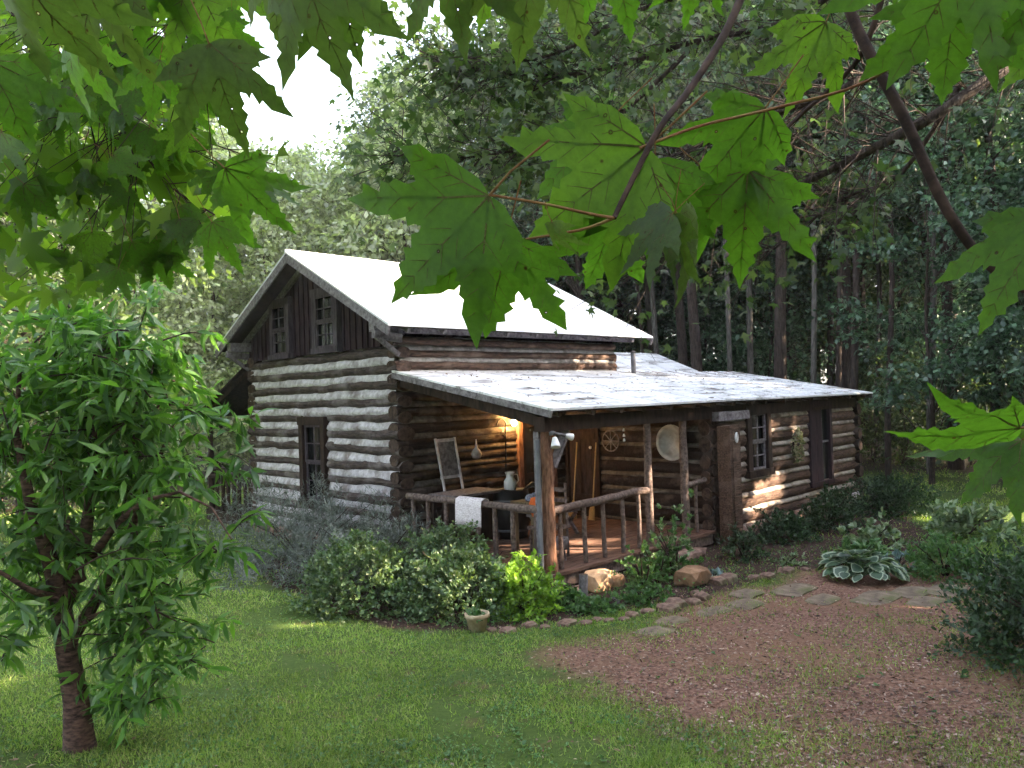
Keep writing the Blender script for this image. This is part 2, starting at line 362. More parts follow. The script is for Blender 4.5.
def log_wall(name, axis, const, out, a0, a1, z0, z1, course, openings, mats, hh, dep, ext=(.09, .09), shift=0.0, gapmat=1, bulge=.10, seed=0, fillet=.10, irr=.6):
    """one wall of stacked logs with mortar between; openings = (a0,a1,z0,z1); out = outward sign"""
    mb = MB()
    def P(a, o, z):
        return (a, const+out*o, z) if axis == 'x' else (const+out*o, a, z)
    def spans(z, lo, hi, pad=0):
        sp = [(lo, hi)]
        for (b0, b1, c0, c1) in openings:
            if c0-pad < z < c1+pad:
                ns = []
                for s0, s1 in sp:
                    if b1 <= s0 or b0 >= s1: ns.append((s0, s1)); continue
                    if b0 > s0: ns.append((s0, b0))
                    if b1 < s1: ns.append((b1, s1))
                sp = ns
        return sp
    k = 0; z = z0+shift
    while z+course*.5 < z1+.02:
        zc = z+course/2
        for s0, s1 in spans(zc, a0-ext[0], a1+ext[1]):
            n = max(3, int((s1-s0)/.16)); sd = seed+k*3.7
            ph = sd
            pts = []
            for i in range(n+1):
                a = s0+(s1-s0)*i/n
                dz = irr*(.03*mn.noise(Vector((a*.7, ph, 0)))+.016*mn.noise(Vector((a*2.7, ph, 5))))
                pts.append(P(a, -dep*.35, zc+dz*1.4))
            fl = random.uniform(.92, 1.08); tp = random.uniform(-.10, .10)
            mb.tube(pts, [fl*(1+tp*(i/n-.5)+.06*mn.noise(Vector((i*.35, sd, 8)))) for i in range(n+1)], 14, 0, .13, True, sd, True, (dep, hh), 2)
        # mortar: a fillet running from under this log out over the one below
        if k > 0 or True:
            for s0, s1 in spans(z, a0, a1, -.02):
                n = max(3, int((s1-s0)/.10)); base = len(mb.v); vs = []; fs = []
                for i in range(n+1):
                    a = s0+(s1-s0)*i/n
                    q = irr*(.034*mn.noise(Vector((a*2.3, k*5.1+seed, 2)))+.024*mn.noise(Vector((a*7, k*3+seed, 4))))
                    o1 = dep*.35; o2 = dep*.5+q
                    vs += [P(a, o1-.06, z+fillet*.75+q), P(a, o1+q*.5, z+fillet*.25), P(a, o2+.01, z-fillet*.35+q), P(a, o2-.06, z-fillet*.8+q)]
                for i in range(n):
                    for j in range(3): fs.append((i*4+j, (i+1)*4+j, (i+1)*4+j+1, i*4+j+1))
                mb.add(vs, fs, 1, True)
        z += course; k += 1
    # backing slab, just inside
    zt = min(z1, z+.0)
    cuts = sorted(set([a0, a1]+[b for o in openings for b in o[:2]]))
    for c0, c1 in zip(cuts, cuts[1:]):
        zs = [(z0-.05, zt)]
        for (b0, b1, d0, d1) in openings:
            if b0 < (c0+c1)/2 < b1:
                ns = []
                for s0, s1 in zs:
                    if d0 > s0: ns.append((s0, min(d0, s1)))
                    if d1 < s1: ns.append((max(d1, s0), s1))
                zs = ns
        for s0, s1 in zs:
            if s1-s0 < .02: continue
            p, q = P(c0, -dep*.35-.12, s0), P(c1, -dep*.35-.045, s1)
            mb.box([min(i, j) for i, j in zip(p, q)], [max(i, j) for i, j in zip(p, q)], 1)
    return mb.build(name, [mats[0], mats[1], 'log_end'], cabin)

GW = (2.08, 2.97, .73, 2.30)
gable = log_wall('gable_log_wall', 'y', 0, -1, 0, CW, .29, 3.50, .267, [GW], ('log', 'mortar'), .098, .155, seed=1, fillet=.15, irr=1.3)
gable['label'] = 'weathered grey round logs with thick white mortar'
DOOR1 = (2.62, 3.50, .25, 2.12)
front = log_wall('front_log_wall', 'x', 0, -1, 0, CL, .148, 2.98, .262, [DOOR1], ('log_shade', 'mortar_shade'), .105, .13, seed=20, fillet=.105, ext=(.10, .05))
front['label'] = 'logs of the wall behind the porch, coloured dark for porch shade'
log_wall('upper_front_log_wall', 'x', 0, -1, 0, CL, 3.03, 3.62, .20, [], ('log_wing', 'mortar_grey'), .078, .12, seed=25, fillet=.08, ext=(.10, .05))  # same wall above the porch roof, without the painted porch shade
back = log_wall('rear_log_wall', 'x', CW, 1, 0, CL, .28, 3.62, .262, [], ('log', 'mortar'), .098, .15, seed=40, shift=-.13, fillet=.13)
right = log_wall('end_log_wall', 'y', CL, 1, 0, CW, .28, 3.42, .262, [], ('log_shade', 'mortar_brown'), .105, .13, seed=60, fillet=.1, ext=(.05, .14))
W1 = (5.12, 5.98, 1.02, 2.27); W2 = (7.6, 8.62, .60, 2.25)
wfront = log_wall('wing_front_log_wall', 'x', -D, -1, WX0, WX1, .16, 2.36, .272, [W1, W2], ('log_wing', 'mortar_brown'), .118, .10, seed=80, fillet=.085, ext=(.07, .06))
wfront['label'] = 'brown hewn logs with pale mortar stripes'
DOOR2 = (-.86, -.10, .25, 2.1)
wleft = log_wall('wing_side_log_wall', 'y', WX0, -1, -D, 0, .16, 2.36, .272, [DOOR2], ('log_shade', 'mortar_shade'), .12, .10, seed=100, shift=.13-.272, fillet=.07, ext=(.09, -.05))
wright = log_wall('wing_end_log_wall', 'y', WX1, 1, -D, WY1, .16, 2.36, .272, [], ('log_shade', 'mortar_brown'), .118, .10, seed=120, shift=.13-.272, fillet=.085, ext=(.14, .1))
# boards filling the gables and upper walls
mb = MB()
def gable_boards(x, y0, y1, zlo, zf, t=.03, out=-1, skip=()):
    y = y0
    while y < y1-.01:
        w = min(random.uniform(.15, .2), y1-y)
        for (b0, b1) in [(y, y+w)]:
            za, zb = zf(b0), zf(b1)
            zz = min(za, zb)
            j = random.uniform(0, .006)
            vs = [(x+out*j, b0+.003, zlo), (x+out*j, b1-.003, zlo), (x+out*j, b1-.003, zb), (x+out*j, b0+.003, za)]
            vs += [(v[0]-out*t, v[1], v[2]) for v in vs]
            mb.add(vs, [(0, 1, 2, 3), (7, 6, 5, 4), (0, 4, 5, 1), (1, 5, 6, 2), (2, 6, 7, 3), (3, 7, 4, 0)])
            mb.box((x+out*.035, b1-.02, zlo), (x+out*.008, b1+.02, min(zb, zf(b1+.02))))
        y += w
gable_boards(-.05, .02, CW-.02, 3.46, lambda y: roof_z(y)-.06)
mb.build('gable_boards', 'siding', cabin)
mb = MB(); gable_boards(CL+.05, .02, CW-.02, 3.36, lambda y: roof_z(y)-.06, out=1); mb.build('gable_boards', 'siding', cabin)
# main roof
def roof_slab(mb, prof, x0, x1, t=.035, mi=0):
    """prof: list of (y,z) across the roof; slab extruded in x"""
    n = len(prof); vs = []
    for x in (x0, x1):
        for y, z in prof: vs.append((x, y, z))
        for y, z in prof: vs.append((x, y, z-t))
    m = 2*n; fs = []
    for i in range(n-1):
        fs.append((i, i+1, m+i+1, m+i)); fs.append((n+i, m+n+i, m+n+i+1, n+i+1))
        fs.append((i, n+i, n+i+1, i+1)); fs.append((m+i, m+i+1, m+n+i+1, m+n+i))
    fs.append((0, m, m+n, n)); fs.append((n-1, 2*n-1, m+2*n-1, m+n-1))
    mb.add(vs, fs, mi)
RX0, RX1 = -.56, 6.25
mb = MB(); roof_slab(mb, [(-.55, 3.74), (2.5, 5.30), (5.55, 3.74)], RX0, RX1)
for x in np.arange(RX0+.6, RX1-.2, .62):
    for s in (-1, 1): mb.beam((x, 2.5+s*.02, 5.302), (x, 2.5+s*3.04, 3.745), .022, .022)
mb.tube([(RX0-.01, 2.5, 5.305), (RX1+.01, 2.5, 5.305)], .035, 8)
roof = mb.build('roof', 'roof', cabin); roof['label'] = 'steep upper roof of pale sheet metal'
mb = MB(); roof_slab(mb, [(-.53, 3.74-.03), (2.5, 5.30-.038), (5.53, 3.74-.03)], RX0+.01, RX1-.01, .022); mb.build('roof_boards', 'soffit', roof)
mb = MB()
for s in (-1, 1):   # barge boards
    for x in (RX0+.02, RX1-.02):
        y0, y1 = 2.5, 2.5+s*3.04
        mb = MB(); mb.beam((x, y0, 5.30-.115), (x, y1, 3.745-.115), .03, .15, up=(0, 0, 1)); mb.build('barge_board', 'greywood', roof)
mb = MB()
for x in np.arange(RX0+.45, RX1-.1, .72):
    for s in (-1, 1):
        mb.beam((x, 2.5+s*.2, 5.2-.11), (x, 2.5+s*2.98, 3.78-.11), .06, .12)
for s in (-1, 1): mb.box((RX0+.06, 2.5+s*2.52-.07, 3.66), (RX1-.06, 2.5+s*2.52+.07, 3.84))
mb.build('rafters', 'greywood', roof)
mb = MB()
for y in (2.5-2.6, 2.5+2.6):
    mb = MB(); mb.beam((-.52, y, 3.62), (.0, y, 3.56), .09, .13); mb.beam((-.50, y, 3.60), (-.05, y, 3.3), .06, .07)
    mb.build('bracket', 'greywood', roof)
# low roof over porch and wing
mb = MB()
X0p, X1p = -.14, 10.42
def low_profile(x0, x1, prof, t=.03): roof_slab(mb, prof, x0, x1, t)
low_profile(X0p, 5.5, [(-3.45, 2.405), (-.02, 3.05)])
low_profile(5.5, X1p, [(-3.45, 2.40), (-.02, 3.02), (.95, 3.06), (2.3, 3.62), (4.9, 2.5)])
for x in np.arange(.45, X1p-.2, .62): mb.beam((x, -3.44, 2.41), (x, -.03, 3.045 if x < 5.5 else 3.02), .022, .02)
for x in np.arange(6.6, X1p-.2, .62): mb.beam((x, .96, 3.065), (x, 2.3, 3.625), .022, .02)
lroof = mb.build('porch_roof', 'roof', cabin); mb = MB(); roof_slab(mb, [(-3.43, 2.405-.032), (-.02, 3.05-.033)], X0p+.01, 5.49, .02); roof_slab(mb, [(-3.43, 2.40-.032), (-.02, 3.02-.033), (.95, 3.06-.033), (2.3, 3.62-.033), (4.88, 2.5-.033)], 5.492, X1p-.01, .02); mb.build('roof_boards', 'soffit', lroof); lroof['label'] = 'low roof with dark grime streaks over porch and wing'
mb = MB()
mb.beam((X0p+.01, -3.44, 2.405-.075), (X0p+.01, -.02, 3.05-.075), .03, .09)
mb.build('barge_board', 'greywood', lroof); mb = MB(); mb.beam((X1p-.02, -3.44, 2.40-.085), (X1p-.02, -.02, 3.02-.085), .03, .10)
mb.beam((X1p-.02, .95, 3.06-.085), (X1p-.02, 2.3, 3.62-.085), .03, .10); mb.beam((X1p-.02, -.02, 3.02-.085), (X1p-.02, .95, 3.06-.085), .03, .10)
mb.build('barge_board', 'greywood', lroof)
for i, x in enumerate(np.arange(.12, X1p-.1, .62)):
    mb = MB(); mb.tube([(x, -3.42+.06*(i % 3 == 0), 2.335), (x, -1.7, 2.66), (x, .0, 2.985)], .05, 8, 0, .1, True, i, True, None, 1)
    mb.build('rafter', ['rail', 'log_end'], lroof)
mb = MB(); mb.tube([(5.93, -.25, 2.9), (5.93, -.25, 3.42)], .05, 12); mb.tube([(5.93, -.25, 3.42), (5.93, -.25, 3.46)], [.075, .03], 12)
mb.build('flue_pipe', 'grey_metal', lroof)
# beam carrying the porch eave
mb = MB(); mb.box((-.1, -D-.09, 2.10), (X1p-.5, -D+.09, 2.30), 0, .004); mb.build('porch_beam', 'darkwood', cabin)
mb = MB(); mb.beam((0, -D+.1, 2.24), (0, -.08, 2.86), .10, .14); mb.build('porch_beam', 'darkwood', cabin)
# porch floor
mb = MB()
y = -D-.12
while y < -.06:
    w = random.uniform(.13, .15); mb.box((-.1, y, .205+random.uniform(0, .004)), (WX0-.06, y+w-.006, .25+random.uniform(-.003, .003))); y += w
pf = mb.build('porch_floor', 'floorwood', cabin)
mb = MB(); mb.box((-.06, -D-.08, .04), (WX0-.1, -D-.02, .2)); mb.box((-.06, -D, .04), (0, -.1, .2))
for x in (0.1, 1.4, 2.7, 3.7): mb.box((x-.12, -D+.05, -.1), (x+.12, -D+.3, .04))
mb.build('floor_joist', 'rail', pf)
# porch posts
def round_post(x, y, z0, z1, r, mat='postwood', sd=0, lean=0):
    mb = MB(); n = 12
    mb.tube([(x+lean*i/n+.015*mn.noise(Vector((i*.5, sd, 0))), y+.015*mn.noise(Vector((i*.5, sd, 9))), z0+(z1-z0)*i/n) for i in range(n+1)], [r*(1.08-.16*i/n) for i in range(n+1)], 12, 0, .14, True, sd)
    return mb.build('porch_post', mat, cabin)
for i, (x, r, mt) in enumerate([(0.02, .085, 'postwood'), (2.25, .06, 'rail'), (3.22, .065, 'rail')]):
    round_post(x, -D, .0 if i == 0 else .2, 2.1, r, mt, i*3+1)
mb = MB(); mb.beam((.12, -D, 1.62), (.42, -D, 2.09), .05, .12, up=(0, 1, 0)); mb.build('post_brace', 'greywood', cabin)
mb = MB()  # grey board and downspout beside the corner post
pts = [(-.13, -D+.02, 2.0), (-.13, -D+.02, .16), (-.15, -D-.03, .06), (-.2, -D-.14, .02)]
mb.tube(pts, .035, 10); mb.build('downspout', 'grey_metal', cabin)
mb = MB(); mb.beam((-.02, -D+.13, .2), (-.02, -D+.13, 2.1), .05, .09, up=(0, 1, 0)); mb.build('grey_board', 'greywood', cabin)
# rails with balusters
def railing(p, q, r, name='porch_rail', nb=6, zb=.26, rb=.032, low=False, mat='rail', parent=cabin, sd=0):
    mb = MB(); p, q = Vector(p), Vector(q); n = 12
    mb.tube([p+(q-p)*i/n+Vector((0, 0, .02*mn.noise(Vector((i*.45, sd, 1))))) for i in range(n+1)], [r*(1+.12*mn.noise(Vector((i*.6, sd, 3)))) for i in range(n+1)], 10, 0, .16, True, sd, True, None, 1)
    o = mb.build(name, [mat, 'log_end'], parent)
    for i in range(nb):
        t = (i+.5)/nb+random.uniform(-.02, .02); a = p+(q-p)*t
        b = MB(); b.tube([(a.x+random.uniform(-.015, .015), a.y, zb), (a.x, a.y+random.uniform(-.01, .01), (zb+a.z)/2), (a.x, a.y, a.z-r*.7)], [rb*1.1, rb, rb*.95], 8, 0, .15, True, i+sd)
        b.build('baluster', mat, o)
    return o
railing((0, -.16, 1.05), (0, -D+.04, 1.06), .052, nb=8, rb=.036, sd=2)
railing((.05, -D, 1.05), (2.22, -D, 1.10), .055, nb=5, sd=5)
railing((3.26, -D+.02, 1.05), (WX0-.12, -D+.02, 1.08), .045, nb=1, sd=8)
# entrance steps of rough stone
mb = MB(); mb.stone((2.75, -D-.32, .06), (.42, .2, .12), 0, 3); mb.build('porch_step', 'stone', cabin)
# windows and doors
def window(axis, const, out, a0, a1, z0, z1, name='window', frame=.09, split=(.5,), mull=1, curtain=False, mat='darkwood', proud=.06, pane='glass', two=True, depth=.1):
    def bx(mb, u0, u1, o0, o1, w0, w1):
        if axis == 'x': mb.box((u0, const+min(out*o0, out*o1), w0), (u1, const+max(out*o0, out*o1), w1))
        else: mb.box((const+min(out*o0, out*o1), u0, w0), (const+max(out*o0, out*o1), u1, w1))
    mb = MB()
    bx(mb, a0, a0+frame, -depth, proud, z0, z1); bx(mb, a1-frame, a1, -depth, proud, z0, z1)
    bx(mb, a0-.02, a1+.02, -depth, proud+.012, z1-frame, z1+.02); bx(mb, a0-.03, a1+.03, -depth, proud+.03, z0-.03, z0+frame*.6)
    o = mb.build(name, mat, cabin)
    b0, b1, c0, c1 = a0+frame, a1-frame, z0+frame*.6, z1-frame
    s = MB(); w = .04
    zm = c0+(c1-c0)*.5
    for (e0, e1, of) in ((c0, zm, 0), (zm, c1, .02)):
        bx(s, b0, b0+w, -.02+of, .015+of, e0, e1); bx(s, b1-w, b1, -.02+of, .015+of, e0, e1)
        bx(s, b0+w, b1-w, -.02+of, .015+of, e0, e0+w); bx(s, b0+w, b1-w, -.02+of, .015+of, e1-w, e1)
        for i in range(1, mull+1):
            um = b0+(b1-b0)*i/(mull+1); bx(s, um-.01, um+.01, -.012+of, .008+of, e0+w, e1-w)
        for fr in split: ez = e0+(e1-e0)*fr; bx(s, b0+w, b1-w, -.010+of, .006+of, ez-.01, ez+.01)
    s.build('sash', 'window_frame' if axis == 'y' else 'greywood', o)
    g = MB(); bx(g, b0, b1, -.045, -.035, c0, c1); g.build('pane', pane, o)
    return o
w_ = window('y', -.06, -1, GW[0], GW[1], GW[2], GW[3], frame=.13, proud=.09, mat='darkwood')
w_['label'] = 'tall narrow sash window in the gable logs'
window('y', -.125, -1, 3.22, 3.98, 3.46, 4.57, frame=.11, mat='window_frame', proud=.03)
window('y', -.125, -1, 1.53, 2.37, 3.48, 4.60, frame=.12, mat='window_frame', proud=.03)
window('x', -D-.03, -1, *W1, frame=.15, proud=.07, mat='darkwood')
# shuttered window at the right end
sh = MB(); a0, a1, z0, z1 = W2
sh.box((a0, -D-.09, z0), (a0+.1, -D+.1, z1)); sh.box((a1-.1, -D-.09, z0), (a1, -D+.1, z1)); sh.box((a0, -D-.095, z1-.09), (a1, -D+.1, z1+.02)); sh.box((a0-.02, -D-.1, z0-.04), (a1+.02, -D+.1, z0+.05))
so = sh.build('window', 'siding', cabin); so['label'] = 'tall dark shuttered window'
b = MB(); x = a0+.1
for k in range(4): b.box((x+.003, -D-.07+.004*(k % 2), z0+.05), (x+.115, -D-.03, z1-.09)); x += .12
b.build('shutter', 'siding', so)
b = MB(); b.box((x+.01, -D-.02, z0+.05), (a1-.1, -D-.01, z1-.09)); b.build('pane', 'glass', so)
b = MB(); b.box((x+.0, -D-.045, 1.42), (a1-.1, -D-.02, 1.46)); b.box((x-.0, -D-.05, z0+.05), (x+.04, -D-.02, z1-.09)); b.build('sash', 'greywood', so)
# front door with screen upper half
dm = MB(); a0, a1, z0, z1 = DOOR1
dm.box((a0-.06, -.13, z0), (a0+.05, .05, z1+.08)); dm.box((a1-.05, -.13, z0), (a1+.06, .05, z1+.08)); dm.box((a0+.05, -.13, z1-.03), (a1-.05, .05, z1+.08))
dr = dm.build('front_door', 'postwood', cabin)
b = MB(); b.box((a0+.05, -.10, z0+.02), (a0+.14, -.07, z1-.03)); b.box((a1-.14, -.10, z0+.02), (a1-.05, -.07, z1-.03))
for zz in (z0+.02, 1.05, z1-.13): b.box((a0+.14, -.10, zz), (a1-.14, -.07, zz+.1))
b.build('screen_frame', 'darkwood', dr)
b = MB(); b.box((a0+.14, -.085, 1.15), (a1-.14, -.08, z1-.13)); b.build('door_screen', 'screen', dr)
b = MB(); xx = a0+.14
while xx < a1-.2: b.box((xx+.004, -.09, z0+.12), (xx+.075, -.08, 1.05)); xx += .08
b.build('door_boards', 'darkwood', dr)
# side door of the wing
a0, a1, z0, z1 = DOOR2; b = MB()
b.box((WX0-.1, a0-.05, z0), (WX0+.05, a0+.03, z1+.08)); b.box((WX0-.1, a1-.03, z0), (WX0+.05, a1+.05, z1+.08)); b.box((WX0-.1, a0+.03, z1), (WX0+.05, a1-.03, z1+.08))
d2 = b.build('side_door', 'darkwood', cabin)
b = MB(); y = a0+.03
while y < a1-.1: b.box((WX0-.06, y+.003, z0), (WX0-.02, y+.13, z1)); y += .135
b.box((WX0-.08, a0+.06, .55), (WX0-.06, a1-.06, .67)); b.box((WX0-.08, a0+.06, 1.72), (WX0-.06, a1-.06, 1.84))
b.build('door_boards', 'darkwood', d2)
b = MB(); b.lathe((WX0-.11, a0+.14, 1.56), [(0, -.03), (.025, -.02), (.03, 0), (.025, .02), (0, .03)], 10); b.build('door_knob', 'white', d2)
# stone footing
mb = MB()
for (x0, y0, x1, y1) in [(0, 0, 0, CW), (0, CW, CL, CW), (WX0+.3, -D, WX1, -D), (WX1, -D, WX1, WY1)]:
    L = math.hypot(x1-x0, y1-y0); n = int(L/.34)
    for i in range(n):
        t = (i+.5)/n; mb.stone((x0+(x1-x0)*t, y0+(y1-y0)*t, .08), (.2, .2, .17), 0, i*1.7+x0)
mb.build('stone_footing', 'stone', cabin)
b = MB(); b.box((WX1-.55, -D-.13, .02), (WX1+.1, -D+.15, .22), 0, .03); b.build('corner_block', 'mortar', cabin)
# wing rear wall and roof-space boards
mb = MB(); mb.box((CL, WY1-.1, .1), (WX1, WY1, 2.6)); mb.build('wing_rear_wall', 'darkwood', cabin)
mb = MB()
prof = [(-D+.1, 2.36), (-.02, 2.95), (.95, 2.99), (2.3, 3.54), (WY1, 2.82), (WY1, 2.3), (-D+.1, 2.3)]
vs = [(x, y, z) for x in (WX1-.05, WX1) for y, z in prof]; n = len(prof)
mb.add(vs, [tuple(range(n)), tuple(reversed(range(n, 2*n)))]+[(i, (i+1) % n, n+(i+1) % n, n+i) for i in range(n)]); mb.build('wing_gable_boards', 'siding', cabin)
# rear lean-to porch seen past the gable wall
mb = MB(); roof_slab(mb, [(5.02, 3.42), (7.6, 2.38)], -.15, 5.6, .04); rr = mb.build('rear_porch_roof', 'darkwood', cabin)
mb = MB()
for x in np.arange(0, 5.6, .8): mb.beam((x, 5.1, 3.30), (x, 7.5, 2.34), .06, .1)
mb.build('rafters', 'darkwood', rr)
for x in (0.05, 1.8, 3.6, 5.4): round_post(x, 7.3, .0, 2.45, .06, 'darkwood', x)
mb = MB(); mb.box((-.05, 5.05, .18), (5.5, 7.4, .25)); mb.box((-.05, 5.1, -.05), (.05, 7.4, .18)); mb.build('rear_porch_floor', 'darkwood', cabin)
railing((0, 5.15, .98), (0, 7.25, 1.0), .05, 'rear_porch_rail', nb=8, rb=.045, mat='darkwood', sd=31)
mb = MB(); mb.beam((0.05, 7.3, 2.4), (5.4, 7.3, 2.4), .1, .14); mb.build('rear_porch_beam', 'darkwood', cabin)
# squared timber standing against the wing front
mb = MB(); mb.box((3.92, -3.62, -.1), (4.24, -3.38, 1.98), 0, .008); mb.box((3.98, -3.635, -.1), (4.19, -3.621, 1.9), 0, .004)
tm = mb.build('timber_pillar', 'log_wing', origin=(4.1, -3.5, 0))
tag(tm, 'thick squared timber upright at the right end of the porch', 'pillar')
bx_ = MB(); bx_.box((WX0+.0, -3.4, 2.05), (5.0, -3.24, 2.2), 0, .006); bx_.build('lintel_board', 'greywood', cabin)
th = MB(); th.lathe((0, 0, 0), [(0, .0), (.055, .0), (.06, .012), (.045, .018), (0, .018)], 20)
to = th.build('thermometer', 'white', origin=(0, 0, 0)); to.location = (4.09, -3.638, 1.78); to.rotation_euler = (R_(90), 0, 0); to.scale = (.9, 1.5, 1)
tag(to, 'small white round thermometer dial on the squared timber upright', 'thermometer')
th = MB(); th.beam((-.02, -.03, .02), (.02, .05, .02), .008, .003); dh = th.build('dial_hand', 'black', None); dh.parent = to

# ------------------------------------------------------------------ things on and around the porch
# lit lamp on a curved iron bracket
lamp = empty('wall_lamp', (2.34, -.14, 2.12)); tag(lamp, 'lit amber wall lamp with bare glowing bulb beside the front door', 'lamp')
b = MB(); b.lathe((2.38, -.2, 2.10), [(0, -.06), (.035, -.045), (.05, 0), (.04, .04), (.02, .07), (0, .08)], 14); b.build('bulb', 'bulb', lamp)
b = MB(); b.lathe((2.38, -.2, 2.10), [(.022, .07), (.03, .08), (.03, .12), (0, .12)], 12); b.tube([(2.38, -.2, 2.21), (2.38, -.1, 2.24), (2.38, -.03, 2.2)], .012, 6); b.build('socket', 'black', lamp)
ld = bpy.data.lights.new('lamp_light', 'POINT'); ld.energy = 2.4; ld.color = (1, .42, .12); ld.shadow_soft_size = .05
lo = bpy.data.objects.new('lamp_light', ld); col.objects.link(lo); lo.location = (2.35, -.3, 2.08)
b = MB()
c = Vector((2.12, -.12, 2.04))
b.tube([(2.24, -.10, 1.2), (2.24, -.11, 2.05)]+[tuple(c+Vector((.12*math.cos(t), -.02, .14*math.sin(t)))) for t in np.linspace(.1, 3.0, 9)], .013, 8)
b.tube([(2.24, -.11, 1.88)]+[(2.24-.14*math.sin(t), -.12, 1.88+.07*math.sin(2*t)) for t in np.linspace(.3, 1.5, 5)], .011, 8)
tag(b.build('shepherd_hook', 'black', origin=(2.24, -.1, 1.2)), 'black curved iron plant hook beside the lit lamp', 'hook')
# white slatted board on the crate table
t = empty('side_table', (.75, -.55, .25)); tag(t, 'brown wooden box table by the left wall of the porch', 'table')
b = MB(); b.box((.3, -.95, 1.02), (1.35, -.3, 1.06)); b.build('table_top', 'greywood', t)
b = MB(); b.box((.5, -.85, .26), (1.2, -.38, 1.02), 0, .004); b.build('box', 'darkwood', t)
for (x, y) in ((.36, -.9), (1.29, -.9), (.36, -.36), (1.29, -.36)):
    b = MB(); b.box((x-.03, y-.03, .25), (x+.03, y+.03, 1.02)); b.build('leg', 'darkwood', t)
t = empty('washboard', (.86, -.3, 1.06)); tag(t, 'pale grey washboard leaning on the log wall above the box table', 'washboard')
b = MB(); b.beam((.66, -.28, 1.06), (.62, -.12, 1.92), .03, .035); b.beam((1.05, -.28, 1.06), (1.03, -.12, 1.92), .03, .035)
for z in (1.28, 1.88): b.beam((.64, -.24+.15*(z-1.06), z), (1.05, -.24+.15*(z-1.06), z), .02, .06)
b.build('frame', 'mortar', t)
b = MB(); b.obox((.84, -.17, 1.58), (.19, 0, 0), (0, .006, 0), (0, .05, .28)); b.build('panel', 'greywood', t)
# white gourd hanging on the wall
b = MB(); b.lathe((1.45, -.2, 1.62), [(0, -.1), (.07, -.085), (.095, -.02), (.07, .05), (.03, .09), (.015, .17), (.01, .24)], 14)
tag(b.build('hanging_gourd', 'mortar', origin=(1.45, -.2, 1.62)), 'pale round gourd hanging on the log wall left of the lamp', 'gourd')
# enamel jug on a dark barrel
t = empty('barrel', (1.55, -.9, .25)); tag(t, 'dark rounded barrel standing behind the porch rail under the white jug', 'barrel')
b = MB(); b.lathe((1.55, -.9, .25), [(0, 0), (.26, 0), (.34, .38), (.30, .78), (0, .78)], 20); b.build('staves', 'black', t)
for z, r in ((.14, .30), (.62, .33)):
    b = MB(); b.lathe((1.55, -.9, .25+z), [(r, -.02), (r+.01, -.02), (r+.01, .02), (r, .02)], 20); b.build('hoop', 'grey_metal', t)
t = empty('enamel_jug', (1.55, -.9, 1.03)); tag(t, 'white enamel milk jug standing on the dark barrel', 'jug')
b = MB(); b.lathe((1.55, -.9, 1.03), [(0, 0), (.10, 0), (.105, .14), (.06, .2), (.065, .25), (.085, .29), (.08, .29)], 18); b.build('body', 'white', t)
b = MB(); b.tube([(1.55+.1, -.93, 1.1), (1.7, -.95, 1.17), (1.68, -.95, 1.27), (1.63, -.93, 1.28)], .01, 6); b.build('handle', 'white', t)
# table with the checked cloth
t = empty('porch_table', (1.2, -2.0, .25)); tag(t, 'small wooden porch table carrying a checked blue-grey cloth bundle', 'table')
b = MB(); b.box((.75, -2.2, .93), (1.55, -1.72, .99), 0, .004); b.box((.8, -2.17, .82), (1.5, -1.75, .93)); b.build('table_top', 'greenwood', t)
for (x, y) in ((.8, -2.15), (1.5, -2.15), (.8, -1.77), (1.5, -1.77)):
    b = MB(); b.box((x-.03, y-.03, .25), (x+.03, y+.03, .82)); b.build('leg', 'greenwood', t)
b = MB()
for i in range(7): b.stone((.92+.07*i, -1.98+.05*(i % 2), 1.03+.02*(i % 3)), (.07, .1, .05), 0, i)
tag(b.build('cloth_bundle', 'bluegrey', origin=(1.1, -1.98, .99)), 'crumpled checked blue-grey cloth lying on the porch table', 'cloth')
b = MB(); b.tube([(1.5, -1.7, .99), (1.42, -1.72, 1.15), (1.2, -1.75, 1.2), (1.0, -1.75, 1.14)], [.02, .05, .04, .01], 8)
tag(b.build('iron_pan', 'black', origin=(1.5, -1.7, .99)), 'black iron pan propped behind the checked cloth', 'pan')
# trestle bench
t = empty('trestle_bench', (1.9, -1.3, .25)); tag(t, 'rough trestle bench with crossed legs by the front door', 'bench')
b = MB(); b.box((1.5, -1.6, .62), (2.5, -1.3, .66)); b.build('seat', 'greywood', t)
for x in (1.6, 2.4):
    for s in (-1, 1):
        b = MB(); b.beam((x, -1.45-s*.16, .25), (x, -1.45+s*.14, .62), .05, .04, up=(1, 0, 0)); b.build('leg', 'greywood', t)
# chair with orange cushion
t = empty('porch_chair', (.85, -2.55, .25)); tag(t, 'rustic wooden chair with an orange cushion behind the corner post', 'chair')
cx, cy = .75, -2.5
b = MB(); b.box((cx-.22, cy-.22, .66), (cx+.22, cy+.22, .70)); b.build('seat', 'rail', t)
for sx in (-1, 1):
    for sy in (-1, 1):
        b = MB(); b.tube([(cx+sx*.19, cy+sy*.19, .25), (cx+sx*.18, cy+sy*.18, 1.3 if sx > 0 else .66)], .02, 8); b.build('leg', 'rail', t)
b = MB()
for z in (.9, 1.05, 1.2): b.box((cx+.17, cy-.17, z-.03), (cx+.19, cy+.17, z+.03))
b.build('backrest', 'rail', t)
b = MB()
prof = [(0, -.16), (.12, -.13), (.17, -.05), (.18, .04), (.14, .13), (0, .17)]; b.lathe((0, 0, 0), prof, 16)
cu = b.build('cushion', 'orange', origin=(0, 0, 0)); cu.location = (.55, -2.5, .98); cu.scale = (.4, 1, 1)
tag(cu, 'round orange cushion set on the rustic porch chair', 'cushion')
